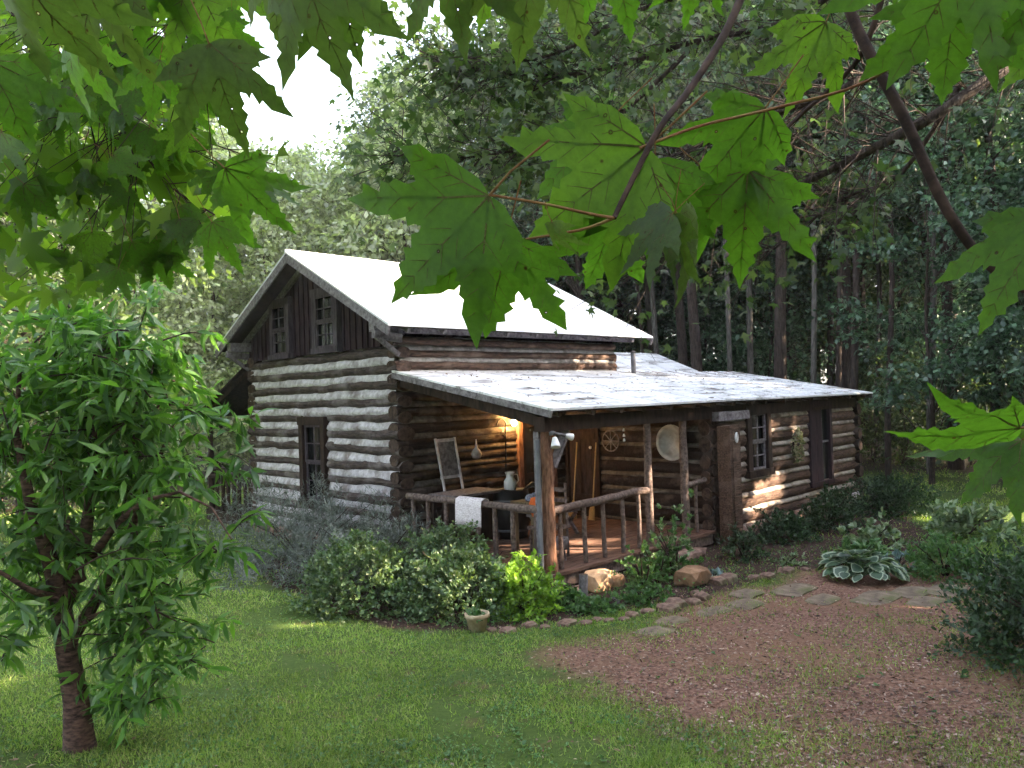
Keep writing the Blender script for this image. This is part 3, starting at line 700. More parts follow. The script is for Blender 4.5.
b = MB(); b.lathe((.6, -2.85, .25), [(0, .18), (.10, .18), (.12, .3), (.11, .34), (0, .34)], 16)
st_ = empty('stool', (.6, -2.85, .25)); tag(st_, 'low round grey stool behind the front rail', 'stool'); b.build('seat', 'greywood', st_)
for k in range(3):
    a = k*2.1; b = MB(); b.tube([(.6+.1*math.cos(a), -2.85+.1*math.sin(a), .25), (.6+.07*math.cos(a), -2.85+.07*math.sin(a), .45)], .013, 6); b.build('leg', 'greywood', st_)
# brooms by the inner corner
for k, (y, w, lab) in enumerate(((-.45, .11, 'straw broom leaning by the side door, nearest the door'), (-.92, .08, 'thin straw broom leaning beside the door frame right of the other broom'))):
    t = empty('broom', (WX0-.35, y, .25)); tag(t, lab, 'broom', 'brooms on the porch')
    b = MB(); b.tube([(WX0-.33, y, .55), (WX0-.14, y+.03, 1.66)], .014, 6); b.build('handle', 'straw', t)
    b = MB(); b.tube([(WX0-.38, y, .25), (WX0-.35, y, .45), (WX0-.33, y, .58)], [w, w*.8, .02], 10, 0, .1, True, k, True, (1, .35)); b.build('bristles', 'straw', t)
# white tub on the wing side wall
t = empty('wash_tub', (WX0-.16, -2.62, 1.70)); tag(t, 'round pale grey enamel wash basin hung on the wall behind the porch posts', 'basin')
b = MB(); b.lathe((0, 0, 0), [(0, .0), (.2, .0), (.24, -.05), (.30, -.09), (.31, -.085), (.25, -.04), (.2, .015), (0, .015)], 28)
bo = b.build('bowl', 'grey_enamel', None); bo.parent = t; bo.location = (0.02, 0, 0); bo.rotation_euler = (0, R_(-90), 0)
bo.location = (.0, 0, 0)
for v in bo.data.vertices: v.co.z = -v.co.z
# wire wheel wreath
t = empty('wagon_wheel', (WX0-.16, -.98, 1.75)); tag(t, 'small dark spoked wheel hung on the side wall of the porch', 'wheel')
b = MB(); c = Vector((WX0-.16, -1.25, 1.70)); t.location = c
b.tube([c+Vector((0, .19*math.cos(a), .19*math.sin(a))) for a in np.linspace(0, 2*math.pi, 21)], .014, 6, cap=False); b.build('rim', 'greywood', t)
b = MB()
for a in np.linspace(0, math.pi, 5)[:-1]: b.tube([c+Vector((0, .18*math.cos(a), .18*math.sin(a))), c-Vector((0, .18*math.cos(a), .18*math.sin(a)))], .009, 6)
b.build('spokes', 'greywood', t)
# wind chime
t = empty('wind_chime', (1.75, -D+.05, 2.1)); tag(t, 'little wind chime on a string under the porch beam', 'wind chime')
b = MB(); b.tube([(1.75, -D+.05, 2.1), (1.75, -D+.05, 1.55)], .004, 5); b.build('string', 'twig', t)
for k, z in enumerate((2.03, 1.95, 1.88)):
    b = MB(); b.lathe((1.75, -D+.05, z), [(0, -.025), (.022, -.02), (.012, .02), (0, .022)], 10); b.build('bell', 'white', t)
# floodlight on the corner post
t = empty('floodlight', (.03, -D-.1, 2.05)); tag(t, 'white twin-head floodlight fixed at the top of the corner post', 'floodlight')
b = MB(); b.lathe((.03, -D-.1, 2.08), [(0, -.03), (.04, -.03), (.045, .02), (0, .03)], 12); b.tube([(.03, -D-.12, 2.08), (.25, -D-.16, 2.03)], .02, 8); b.build('base', 'grey_metal', t)
b = MB(); b.tube([(.03, -D-.14, 2.02), (-.0, -D-.18, 1.93), (-.01, -D-.19, 1.90)], [.03, .06, .065], 14); b.build('lamp_head', 'white', t)
b = MB(); b.tube([(.22, -D-.16, 2.04), (.29, -D-.17, 2.02), (.33, -D-.18, 2.01)], [.02, .045, .05], 14); b.build('lamp_head', 'white', t)
# rug over the left rail
b = MB(); n = 14; m = 8; vs = []; fs = []
prof = [(.075, .0), (.07, .045), (.0, .07), (-.068, .04), (-.078, -.05), (-.08, -.15), (-.078, -.25), (-.08, -.34)]
y0, y1 = -1.98, -1.42
for i in range(n+1):
    y = y0+(y1-y0)*i/n
    for j, (x, z) in enumerate(prof): vs.append((x+.012*mn.noise(Vector((y*6, j*.7, 0)))-.004*j*.5, y+.01*mn.noise(Vector((j, y*3, 0))), 1.07+z+(.02*mn.noise(Vector((y*9, 0, 3))) if j == len(prof)-1 else 0)))
k = len(prof)
for i in range(n):
    for j in range(k-1): fs.append((i*k+j, (i+1)*k+j, (i+1)*k+j+1, i*k+j+1))
b.add(vs, fs, 0, True)
rg = b.build('rag_rug', 'cloth', origin=(0, -1.7, 1.07)); sm = rg.modifiers.new('thick', 'SOLIDIFY'); sm.thickness = .008
tag(rg, 'pale woven rag rug draped over the left porch rail', 'rug')
# wreath on the wing wall
n = 420; a = rng.uniform(0, 2*math.pi, n); rr_ = .19+rng.normal(0, .035, n)
P = np.stack([6.9+rr_*np.cos(a)*.72, -D-.14+rng.normal(0, .02, n), 1.50+rr_*np.sin(a)*1.25-.03], 1)
me = leaves('wreath_leaves', P, rnd_dir(n)+np.array([0, -.5, 0]), rnd_dir(n), rng.uniform(.05, .1, n), T_OVAL, ['wreathleaf'])
t = empty('wreath', (6.9, -D-.1, 1.5)); tag(t, 'dried leafy wreath hanging on the wing wall between the windows', 'wreath')
o = link('wreath_leaves', me, t, (-6.9, D+.1, -1.5))
b = MB(); c = Vector((6.9, -D-.13, 1.48)); b.tube([c+Vector((.14*math.cos(a), 0, .23*math.sin(a))) for a in np.linspace(0, 2*math.pi, 21)], .02, 6, cap=False); b.build('hoop', 'twig', t)
# cut log block, sandstone lumps, short posts
b = MB(); b.stone((.46, -3.62, .12), (.24, .17, .20), 0, 23); b.stone((.78, -3.66, .07), (.16, .13, .13), 0, 27); tag(b.build('sandstone_block', 'sand', origin=(.5, -3.6, 0)), 'big pale orange sandstone block below the front rail', 'boulder')
b = MB(); b.stone((1.45, -4.42, .12), (.3, .22, .17), 0, 9); tag(b.build('boulder', 'ochre', origin=(1.45, -4.42, 0)), 'orange boulder at the right end of the entrance bed', 'boulder')
b = MB(); b.tube([(-.09, -3.84, -.05), (-.085, -3.84, .15), (-.08, -3.85, .34)], [.06, .055, .05], 10, 0, .2, True, 5, True, None, 1)
tag(b.build('short_post', ['greywood', 'log_end'], origin=(-.09, -3.84, 0)), 'short weathered wooden stake left of the sandstone block', 'post')
b = MB(); b.tube([(.0, -4.28, -.05), (.0, -4.28, .14)], [.05, .045], 10, 0, .2, True, 6, True, None, 1)
tag(b.build('short_post', ['greywood', 'log_end'], origin=(0, -4.28, 0)), 'low grey wooden stake among the plants in front of the block', 'post')
b = MB(); b.stone((-.0, -3.5, .03), (.45, .14, .08), 0, 14); tag(b.build('curb_stone', 'stone', origin=(0, -3.5, 0)), 'long flat stone at the foot of the corner post', 'stone')
# flower pot
px, py = -1.88, -3.86; pz = gz(px, py)-.01
t = empty('flower_pot', (px, py, pz)); tag(t, 'tan clay flower pot on the lawn edge beneath the shrubs', 'flower pot')
b = MB(); b.lathe((px, py, pz), [(0, 0), (.085, 0), (.12, .17), (.135, .17), (.137, .215), (.118, .215), (.112, .18), (0, .18)], 20); b.build('pot', 'terracotta', t)
nl = 60; P = np.tile([px, py, pz+.18], (nl, 1))+rng.normal(0, .04, (nl, 3))*[1, 1, .5]
me = leaves('plant', P, rnd_dir(nl, .9), rnd_dir(nl, 1), rng.uniform(.05, .12, nl), T_OVAL, ['bedgreen']); link('plant', me, t, (-px, -py, -pz))
# edging stones
edge = [(-1.80, -4.02), (-1.62, -4.12), (-1.44, -4.24), (-1.27, -4.33), (-1.10, -4.45), (-.93, -4.50), (-.78, -4.58), (-.62, -4.70), (-.44, -4.78), (-.25, -4.75), (-.05, -4.85), (.18, -4.86), (.40, -4.80), (.62, -4.92), (.85, -4.85), (1.05, -4.78), (1.7, -4.62), (1.95, -4.70), (2.2, -4.85), (2.45, -4.95), (2.75, -5.0), (3.0, -5.15)]
for i, (x, y) in enumerate(edge):
    s = random.uniform(.06, .11) if i < 9 else random.uniform(.06, .16); x += random.uniform(-.08, .08); y += random.uniform(-.08, .08)
    b = MB(); b.stone((x, y, gz(x, y)+s*.08), (s*random.uniform(.9, 1.4), s, s*.7), 0, i*2.3+1)
    tag(b.build('edging_stone', 'stone', origin=(x, y, gz(x, y))), 'small rounded reddish stone in the row edging the planted bed', 'stone', 'edging stones along the bed')
flags = [(-.86, -5.39, .34, .2), (-.25, -5.25, .24, .2), (.45, -5.35, .3, .19), (.98, -5.44, .3, .22), (1.45, -5.2, .26, .2), (2.0, -5.57, .4, .24), (1.75, -6.05, .3, .2), (2.2, -6.5, .45, .26), (2.75, -6.72, .36, .24), (3.1, -7.0, .4, .22), (2.35, -7.0, .3, .2)]
for i, (x, y, a, c) in enumerate(flags):
    b = MB(); b.stone((x, y, gz(x, y)+.0), (a*1.1, c*1.0, .026), 0, i*3.1+5)
    o = b.build('stepping_stone', 'flag', origin=(x, y, gz(x, y)))
    tag(o, 'flat mossy stepping stone set in the bare earth path', 'stepping stone', 'stepping stones in the path')

# leaves fallen on the low roof
n = 420; xx = rng.uniform(.2, 10.2, n); yy = -3.35+3.2*rng.random(n)**.7
me = leaves('fallen_leaves', np.stack([xx, yy, 3.052+(yy+.02)*.188-.018*(xx > 5.5)+.012], 1), rnd_dir(n, 0, .15), rnd_dir(n, 3, .4), rng.uniform(.02, .07, n), T_OVAL, ['litter'])
tag(link('fallen_leaves', me), 'dry leaves lying on the low metal roof', 'fallen leaves', kind='stuff')

# ------------------------------------------------------------------ light directions
SUN_EL, SUN_AZ = R_(28), R_(-50)
S = np.array([math.cos(SUN_EL)*math.cos(SUN_AZ), math.cos(SUN_EL)*math.sin(SUN_AZ), math.sin(SUN_EL)])
# gaps carved out of the foliage to put sun patches at set spots, with radius
CARVED_GAPS = [((5.45, -3.25, .62), .40), ((6.05, -3.25, .72), .42), ((6.0, -3.25, 1.9), .30), ((7.0, -3.3, 1.8), .25), ((6.3, -3.3, 1.25), .2),
        ((0.03, -3.2, .6), .3), ((0.05, -3.2, 1.2), .22), ((.5, -3.65, .15), .3), ((1.3, -2.4, .25), .38), ((2.0, -2.2, .25), .4), ((.9, -1.5, .25), .3), ((2.1, -3.19, 1.05), .22), ((2.3, -3.2, .6), .15),
        ((3.2, -3.3, 2.25), .14), ((-1.35, -3.7, .65), .42), ((-2.1, -3.0, .8), .3), ((-1.5, -2.7, .75), .3),
        ((-5.0, -3.9, 2.1), .6), ((-4.6, -3.6, 1.5), .45), ((-5.6, -4.2, 2.6), .4), ((-3.0, -.9, 0), .3),
        ((1.45, -4.4, .15), .25), ((2.8, -6.1, .2), .2), ((9.5, -6, .1), .8), ((2.0, -7, .1), .25)]
def lit(P, grow=0.0):
    """True for leaves that stand in one of the gaps"""
    k = np.zeros(len(P), bool)
    for T, r in CARVED_GAPS:
        d = P-np.array(T); al = d@S; pe = np.linalg.norm(d-al[:, None]*S, axis=1)
        k |= (pe < r+grow+.12*np.sin(P[:, 0]*9+P[:, 2]*7)) & (al > 2.5)
    return k

# ------------------------------------------------------------------ ground
def pnoise(x, y, s, seed=0):
    """cheap smooth value noise for arrays"""
    X = np.asarray(x)*s+seed*17.3; Y = np.asarray(y)*s-seed*9.1
    xi = np.floor(X).astype(int); yi = np.floor(Y).astype(int); fx = X-xi; fy = Y-yi
    def h(a, b):
        n = (a*374761393+b*668265263+seed*1442695) & 0x7fffffff; n = ((n ^ (n >> 13))*1274126177) & 0x7fffffff
        return (n % 100003)/100003.0
    fx = fx*fx*(3-2*fx); fy = fy*fy*(3-2*fy)
    return (h(xi, yi)*(1-fx)+h(xi+1, yi)*fx)*(1-fy)+(h(xi, yi+1)*(1-fx)+h(xi+1, yi+1)*fx)*fy
def fbm(x, y, s, seed=0): return (pnoise(x, y, s, seed)*.55+pnoise(x, y, s*2.3, seed+1)*.28+pnoise(x, y, s*5.1, seed+2)*.17)
def sdist(x, y, poly):
    """signed distance to polygon, negative inside"""
    x = np.asarray(x, float); y = np.asarray(y, float); d = np.full(x.shape, 1e9); ins = np.zeros(x.shape, bool)
    for (ax, ay), (bx, by) in zip(poly, poly[1:]+poly[:1]):
        ex, ey = bx-ax, by-ay; t = np.clip(((x-ax)*ex+(y-ay)*ey)/(ex*ex+ey*ey), 0, 1)
        d = np.minimum(d, np.hypot(x-ax-t*ex, y-ay-t*ey))
        c = ((ay > y) != (by > y)) & (x < (bx-ax)*(y-ay)/((by-ay) or 1e-9)+ax); ins ^= c
    return np.where(ins, -d, d)
DIRT = [(-2.3, -5.5), (-1.2, -4.9), (1, -4.7), (3, -5.0), (4.4, -6.2), (4.4, -7.6), (1.5, -8.8), (-.5, -10.4), (-3.9, -10.6), (-4.0, -8.9), (-3.1, -7.6), (-2.75, -6.7)]
BED = [(-1.9, 2.0), (-2.3, -1.0), (-2.35, -2.9), (-1.85, -4.05), (1, -4.85), (3, -5.1), (4.6, -6.3), (6.3, -6.2), (8.0, -5.0), (10.5, -4.2), (10.5, -3), (0, -3), (0, 2.2), (-1.0, 2.4)]
def masks(x, y):
    n = fbm(x, y, .9, 3)-.5
    dirt = np.clip(.5-(sdist(x, y, DIRT)+n*1.5)*1.6, 0, 1)
    bed = np.clip(.5-(sdist(x, y, BED)+n*.25)*8, 0, 1)
    df = np.hypot(x-2, y+1)
    forest = np.clip((df-13.5+n*4)*.6, 0, 1)*np.clip((.7007*x+.7133*y+2)*.3, 0, 1)
    return dirt, bed, forest
def warp(n, c, a, far):
    T = math.asinh(far/a); return c+a*np.sinh(np.linspace(-T, T, n))
xs = warp(320, -1.5, 2.6, 230); ys = warp(320, -4.5, 2.6, 230)
X, Y = np.meshgrid(xs, ys, indexing='ij'); X = X.ravel(); Y = Y.ravel()
dm_, bm_, fm_ = masks(X, Y)
Z = gzn(X, Y)+(fbm(X, Y, .8, 9)-.5)*.05+(fbm(X, Y, 5, 5)-.5)*.022*np.clip(dm_+bm_, .3, 1)
Z = np.where(np.hypot(X, Y) > 40, Z-.1+0.012*(np.hypot(X, Y)-40), Z)
nx = len(xs); ii = np.arange((nx-1)*(nx-1)); a = (ii//(nx-1))*nx+ii % (nx-1)
me = bpy.data.meshes.new('ground')
me.vertices.add(len(X)); me.vertices.foreach_set('co', np.stack([X, Y, Z], 1).astype(np.float32).ravel())
q = np.stack([a, a+nx, a+nx+1, a+1], 1).astype(np.int32).ravel(); me.loops.add(len(q)); me.loops.foreach_set('vertex_index', q)
me.polygons.add(len(a)); me.polygons.foreach_set('loop_start', (np.arange(len(a))*4).astype(np.int32)); me.polygons.foreach_set('use_smooth', np.ones(len(a), bool))
at_ = me.attributes.new('zone', 'FLOAT_COLOR', 'POINT'); at_.data.foreach_set('color', np.stack([dm_, bm_, fm_, np.ones_like(X)], 1).astype(np.float32).ravel())
me.update(calc_edges=True)
def ground_mat():
    m, nt = newmat('lawn_and_earth')
    at2 = N(nt, 'ShaderNodeAttribute', attribute_name='zone'); sp = N(nt, 'ShaderNodeSeparateColor'); nt.links.new(at2.outputs['Color'], sp.inputs[0])
    f = noise_t(nt, 3, 6); g = noise_t(nt, 26, 5); l = noise_t(nt, .8, 4)
    lawn = mix(nt, ramp(nt, [(.3, (.040, .070, .016)), (.7, (.085, .125, .030))], g), (.13, .085, .05), ramp(nt, [(.58, (0, 0, 0)), (.72, (.7, .7, .7))], f))
    dirt = mix(nt, ramp(nt, [(.3, (.07, .040, .032)), (.5, (.18, .095, .068)), (.72, (.35, .225, .17))], g), (.20, .115, .072), ramp(nt, [(.45, (0, 0, 0)), (.65, (1, 1, 1))], l))
    mul = ramp(nt, [(.3, (.02, .013, .01)), (.7, (.085, .052, .04))], g)
    fl = ramp(nt, [(.3, (.022, .018, .012)), (.6, (.055, .042, .026)), (.75, (.05, .07, .025))], f)
    c = mix(nt, lawn, dirt, sp.outputs[0]); c = mix(nt, c, mul, sp.outputs[1]); c = mix(nt, c, fl, sp.outputs[2])
    finish(nt, c, .95, g, .8, .03, .1); return m
me.materials.append(ground_mat())
go = link('ground', me); tag(go, kind='structure')

# points on the ground, as dense in the near view as the eye needs
Fn, Rn, Un, Cn = (np.array(v) for v in (FW, RT, UP, CAM))
def screen_ground(n, x0, x1, y0, y1):
    px = rng.uniform(x0, x1, n); py = rng.uniform(y0, y1, n)
    d = Fn+Rn*((px-512)/F_PX)[:, None]+Un*((384-py)/F_PX)[:, None]
    z = np.zeros(n)
    for _ in range(12):
        t = (z-Cn[2])/d[:, 2]; P = Cn+d*t[:, None]; z = .5*z+.5*gzn(P[:, 0], P[:, 1])
    P[:, 2] = z+(fbm(P[:, 0], P[:, 1], .8, 9)-.5)*.05
    dep = (P-Cn)@Fn
    return P, dep
def in_house(P, m=0.0): return ((P[:, 0] > -.1-m) & (P[:, 0] < 10+m) & (P[:, 1] > -3.3-m) & (P[:, 1] < 7.4+m))
P, dep = screen_ground(400000, -140, 1164, 462, 840)
ok = (dep > 1) & (dep < 26) & ~in_house(P); P, dep = P[ok], dep[ok]
d_, b_, f_ = masks(P[:, 0], P[:, 1])
patch = fbm(P[:, 0], P[:, 1], 1.1, 21)
bare = np.clip((patch-.52)*7, 0, .93)
keep = rng.random(len(P)) < (1-d_*np.clip(1.32-1.0*fbm(P[:, 0], P[:, 1], 2.2, 71)-.14*(P[:, 1] < -7.2), .4, .99))*(1-b_*.9)*(1-f_*.8)*(1-bare)
P, dep, d_ = P[keep], dep[keep], d_[keep]; n = len(P)
hgt = rng.uniform(.018, .055, n)*(.6+.8*fbm(P[:, 0], P[:, 1], 2.5, 31))*np.clip(dep/8, 1, 1.8)
me = leaves('grass', P, rnd_dir(n, 1.5), rnd_dir(n), hgt, T_BLADE, ['grass'], width=rng.uniform(.005, .009, n)*np.clip(dep/6, .9, 3))
tag(link('grass', me), 'short patchy lawn grass around the cabin', 'grass', kind='stuff')
P, dep = screen_ground(60000, -140, 1164, 480, 840)
ok = (dep > 1) & (dep < 16) & ~in_house(P); P, dep = P[ok], dep[ok]; d_, b_, f_ = masks(P[:, 0], P[:, 1])
cl = fbm(P[:, 0], P[:, 1], 1.7, 44); keep = (rng.random(len(P)) < (1-d_)*(1-b_)) & (cl > .5); P = P[keep]; n = len(P); P[:, 2] += rng.uniform(.01, .035, n)
me = leaves('clover', P, rnd_dir(n, .1), rnd_dir(n, 2.5, .4), rng.uniform(.015, .032, n), T_RHOMB, ['bedgreen']); tag(link('clover', me), 'small clover leaves scattered through the lawn', 'clover', kind='stuff')
# broad-leaved weeds in rosettes
P0, dep = screen_ground(1700, -140, 1164, 500, 830); d_, b_, f_ = masks(P0[:, 0], P0[:, 1]); ok = (dep > 1) & (dep < 14) & ~in_house(P0) & (b_ < .3) & (rng.random(len(P0)) < .75-.45*d_); P0 = P0[ok]
P = np.repeat(P0, 8, 0); n = len(P); a = rng.uniform(0, 6.28, n); sz = np.repeat(rng.uniform(.012, .034, len(P0)), 8)
me = leaves('weeds', P+np.array([0, 0, .012]), np.stack([np.cos(a), np.sin(a), rng.uniform(.15, .9, n)], 1), np.tile([0, 0, 1.], (n, 1))+rng.normal(0, .3, (n, 3)), sz*rng.uniform(.7, 1.2, n), T_OVAL, ['bedgreen']); tag(link('weeds', me), 'small broad-leaved weeds dotted over lawn and bare earth', 'weeds', kind='stuff')
P, dep = screen_ground(110000, -140, 1164, 462, 840)
ok = (dep > 1) & (dep < 24) & ~in_house(P); P, dep = P[ok], dep[ok]; d_, b_, f_ = masks(P[:, 0], P[:, 1])
keep = rng.random(len(P)) < np.clip(d_*.75+b_*.5+f_*.5+.03, 0, 1); P = P[keep]; n = len(P); P[:, 2] += rng.uniform(.004, .015, n)
me = leaves('leaf_litter', P, rnd_dir(n, 0, .2), rnd_dir(n, 2.2, .6), rng.uniform(.012, .04, n)*rng.choice([1, 1, 1, 1.7], n), T_RHOMB, ['litter'], width=rng.uniform(.01, .035, n)); tag(link('leaf_litter', me), 'dry fallen leaves and wood chips over the bare earth', 'leaf litter', kind='stuff')

P, dep = screen_ground(120000, -60, 1100, 470, 660)
ok = (dep > 1) & (dep < 22) & ~in_house(P); P, dep = P[ok], dep[ok]; d_, b_, f_ = masks(P[:, 0], P[:, 1])
cl = fbm(P[:, 0], P[:, 1], 2.6, 55); keep = (rng.random(len(P)) < b_*np.clip((cl-.36)*4, 0, 1)*.6); P = P[keep]; n = len(P); P[:, 2] += rng.random(n)**1.5*.13*np.clip((fbm(P[:, 0], P[:, 1], 3.5, 58)-.3)*3, .1, 1.4)
me = leaves('ground_cover', P, rnd_dir(n, .3), rnd_dir(n, 1.5, .5), rng.uniform(.02, .05, n), T_OVAL, ['bedgreen']); tag(link('ground_cover', me), 'low leafy ground cover between the bed plants', 'ground cover', kind='stuff')

# ------------------------------------------------------------------ shrubs and bed plants
def shrub(name, label, cat, x, y, rad, n, size, mat, tmpl=T_OVAL, up=.5, inner=.55, seed=0, group=None, width=1.0, mats=None, lump=.25, z0=None, stems=7, tips=None):
    z = gz(x, y) if z0 is None else z0
    t = empty(name, (x, y, z)); tag(t, label, cat, group)
    nt_ = max(10, n//(9 if name == 'shrub' else 12)); dr = rnd_dir(nt_, .35); dr[:, 2] = np.abs(dr[:, 2])*1.0-.12
    ph = np.array([mn.noise(Vector((v[0]*1.9+seed*5, v[1]*1.9, v[2]*1.9)))+.6*mn.noise(Vector((v[0]*4.5+seed, v[1]*4.5, v[2]*4.5))) for v in dr])
    rr = (inner+(1-inner)*rng.random(nt_)**.5)*(1+lump*ph*2.2)
    R3 = np.array(rad); Q = dr*rr[:, None]*R3
    out = unit(dr*.8+rng.normal(0, .38, (nt_, 3))+np.array([0, 0, up])); tl = (.22+.30*rng.random(nt_))*min(rad)*.75*rng.choice([.7, 1, 1, 1.6], nt_)
    t_ = np.tile(np.linspace(0, 1, 14), nt_)+rng.uniform(-.04, .04, nt_*14); n = nt_*14
    O = np.repeat(out, 14, 0); P = np.repeat(Q, 14, 0)+O*((t_-.6)*np.repeat(tl, 14))[:, None]+np.array([0, 0, -.04])*(t_**2)[:, None]+rng.normal(0, size*.12, (n, 3))
    P[:, 2] = np.maximum(P[:, 2]+rad[2]*.08, .01)
    side = unit(np.cross(O, rng.normal(0, 1, (n, 3))))
    dd = unit(O*.75+side*.75+np.array([0, 0, .1]))
    col_m = [mat]
    me = leaves('foliage', P, dd, unit(O*.3+np.array([0, 0, .8])+rng.normal(0, .45, (n, 3))), rng.uniform(size*.55, size*1.25, n), tmpl, [mat], width=width)
    if tips:   # pale new growth at the ends of some shoots
        me.materials.append(MT[tips]); lucky = np.repeat((rng.random(nt_) < .5) & (dr[:, 2] > .1), 14) & (t_ > .55)
        idx = np.repeat(lucky.astype(np.int32), len(tmpl[1])); me.polygons.foreach_set('material_index', idx[:len(me.polygons)])
    link('foliage', me, t)
    b = MB()
    for k in range(stems):
        a = random.uniform(0, 6.28); e = Vector((math.cos(a)*rad[0]*.7, math.sin(a)*rad[1]*.7, rad[2]*random.uniform(.5, .85)))
        b.tube([(0, 0, -.03), tuple(e*.5+Vector((0, 0, .1*rad[2]))), tuple(e)], [.016, .01, .004], 5)
    m_ = b.build('stem', 'twig', None); m_.parent = t
    return t
shrub('juniper', 'wide grey juniper bush spreading beneath the gable window', 'shrub', -1.2, .9, (1.3, 2.0, 1.25), 15000, .11, 'juniper', T_LANCE, .5, .35, 1, width=.4, stems=14, lump=.35)
shrub('juniper', 'smaller grey juniper near the cabin corner left of the porch', 'shrub', -1.2, -1.0, (1.0, 1.1, 1.05), 8000, .11, 'juniper', T_LANCE, .5, .4, 2, width=.35, stems=10)
shrub('shrub', 'rounded blue-green shrub at the front of the row, nearest the lawn tree', 'shrub', -1.95, -1.75, (.80, .88, .90), 6800, .052, 'boxwood', T_OVAL, .3, .62, 3, width=1.3, lump=.13, tips='box_tips')
shrub('shrub', 'dense green shrub behind the row close under the porch rail', 'shrub', -1.0, -2.2, (.68, .75, .98), 5200, .05, 'boxwood', T_OVAL, .3, .62, 4, width=1.3, lump=.13)
shrub('shrub', 'rounded blue-green shrub in the middle, directly above the flower pot', 'shrub', -1.35, -3.0, (.70, .75, .84), 6300, .05, 'boxwood', T_OVAL, .3, .62, 5, width=1.3, lump=.13, tips='box_tips')
shrub('shrub', 'bright yellow-green leafy bush just left of the corner post', 'shrub', -.98, -3.68, (.46, .46, .68), 3000, .07, 'yellowgreen', T_LANCE, .5, .35, 6, width=1.6)
shrub('bed_plant', 'low dark green plant at the foot of the downspout', 'plant', -.45, -3.9, (.32, .3, .28), 900, .06, 'bedgreen', T_OVAL, .6, .3, 7)
shrub('bed_plant', 'low leafy plant beside the short wooden stake', 'plant', -.35, -4.3, (.35, .28, .2), 800, .06, 'bedgreen', T_OVAL, .6, .3, 8)
shrub('bed_plant', 'tall weedy plant with small white flowers right of the sandstone block', 'plant', .85, -4.05, (.30, .28, .70), 900, .055, 'bedgreen', T_OVAL, .8, .1, 9, lump=.5)
shrub('bed_plant', 'spreading low plant among the edging stones before the sandstone block', 'plant', .35, -4.45, (.42, .3, .22), 900, .055, 'bedgreen', T_OVAL, .6, .3, 10)
shrub('bed_plant', 'upright leafy green plant standing before the right porch posts', 'plant', 1.75, -3.95, (.36, .34, .82), 1100, .07, 'bedgreen', T_OVAL, .7, .15, 11, lump=.5, tips='palegreen')
shrub('bed_plant', 'thin straggly plant between the two taller porch plants', 'plant', 1.25, -4.0, (.25, .25, .6), 450, .06, 'bedgreen', T_OVAL, .7, .2, 12)
shrub('bed_plant', 'small silvery plant beside the orange boulder', 'plant', 1.85, -4.5, (.16, .16, .14), 160, .07, 'silver', T_OVAL, .4, .2, 13)
shrub('bed_plant', 'dark green fern-like plant in front of the squared timber', 'plant', 3.3, -4.15, (.45, .35, .6), 1500, .07, 'darkshrub', T_LANCE, .5, .3, 14)
shrub('shrub', 'dark evergreen bush under the small wing window', 'shrub', 5.0, -3.95, (.6, .42, .5), 3200, .05, 'darkshrub', T_OVAL, .3, .45, 15)
shrub('shrub', 'dark green bush under the wreath on the wing', 'shrub', 6.6, -4.05, (.75, .5, .72), 3600, .055, 'darkshrub', T_OVAL, .3, .45, 16)
shrub('shrub', 'large dark evergreen bush at the right end of the wing', 'shrub', 8.9, -4.3, (1.15, .8, .82), 5000, .06, 'darkshrub', T_OVAL, .3, .45, 17)
shrub('bed_plant', 'small pale green seedling cluster left of the hosta', 'plant', 3.3, -4.85, (.26, .22, .2), 260, .06, 'palegreen', T_OVAL, .5, .2, 18)
shrub('bed_plant', 'pale variegated leafy clump behind the hosta', 'plant', 5.3, -5.3, (.55, .4, .48), 700, .09, 'palegreen', T_OVAL, .6, .3, 19)
shrub('bed_plant', 'broad pale green leafy patch at the far right of the bed', 'plant', 7.2, -6.1, (1.0, .7, .55), 1100, .13, 'palegreen', T_OVAL, .6, .4, 20)
shrub('bed_plant', 'upright strappy green plant just behind the hosta', 'plant', 4.0, -5.6, (.4, .35, .38), 700, .12, 'bedgreen', T_LANCE, 1.2, .2, 21)
shrub('shrub', 'loose green bush right of the hosta', 'shrub', 3.9, -6.75, (.6, .5, .55), 2400, .055, 'bedgreen', T_OVAL, .4, .4, 22)
shrub('bed_plant', 'small blue-grey succulent clump between hosta and loose bush', 'plant', 3.75, -6.2, (.2, .2, .32), 200, .08, 'silver', T_OVAL, .5, .3, 23)
shrub('shrub', 'big dark twiggy bush at the right edge beside the earth path', 'shrub', .45, -8.75, (1.15, 1.0, 1.1), 9000, .055, 'darkshrub', T_OVAL, .3, .35, 24, stems=24)
shrub('shrub', 'green bush behind the dark bush at the right edge', 'shrub', 4.3, -8.3, (.9, .8, .8), 4200, .06, 'bedgreen', T_OVAL, .4, .4, 25, stems=12)
# flowers
P = np.array([.85, -4.05, gz(.85, -4.05)])+rng.normal(0, 1, (26, 3))*[.18, .18, .25]+[0, 0, .5]
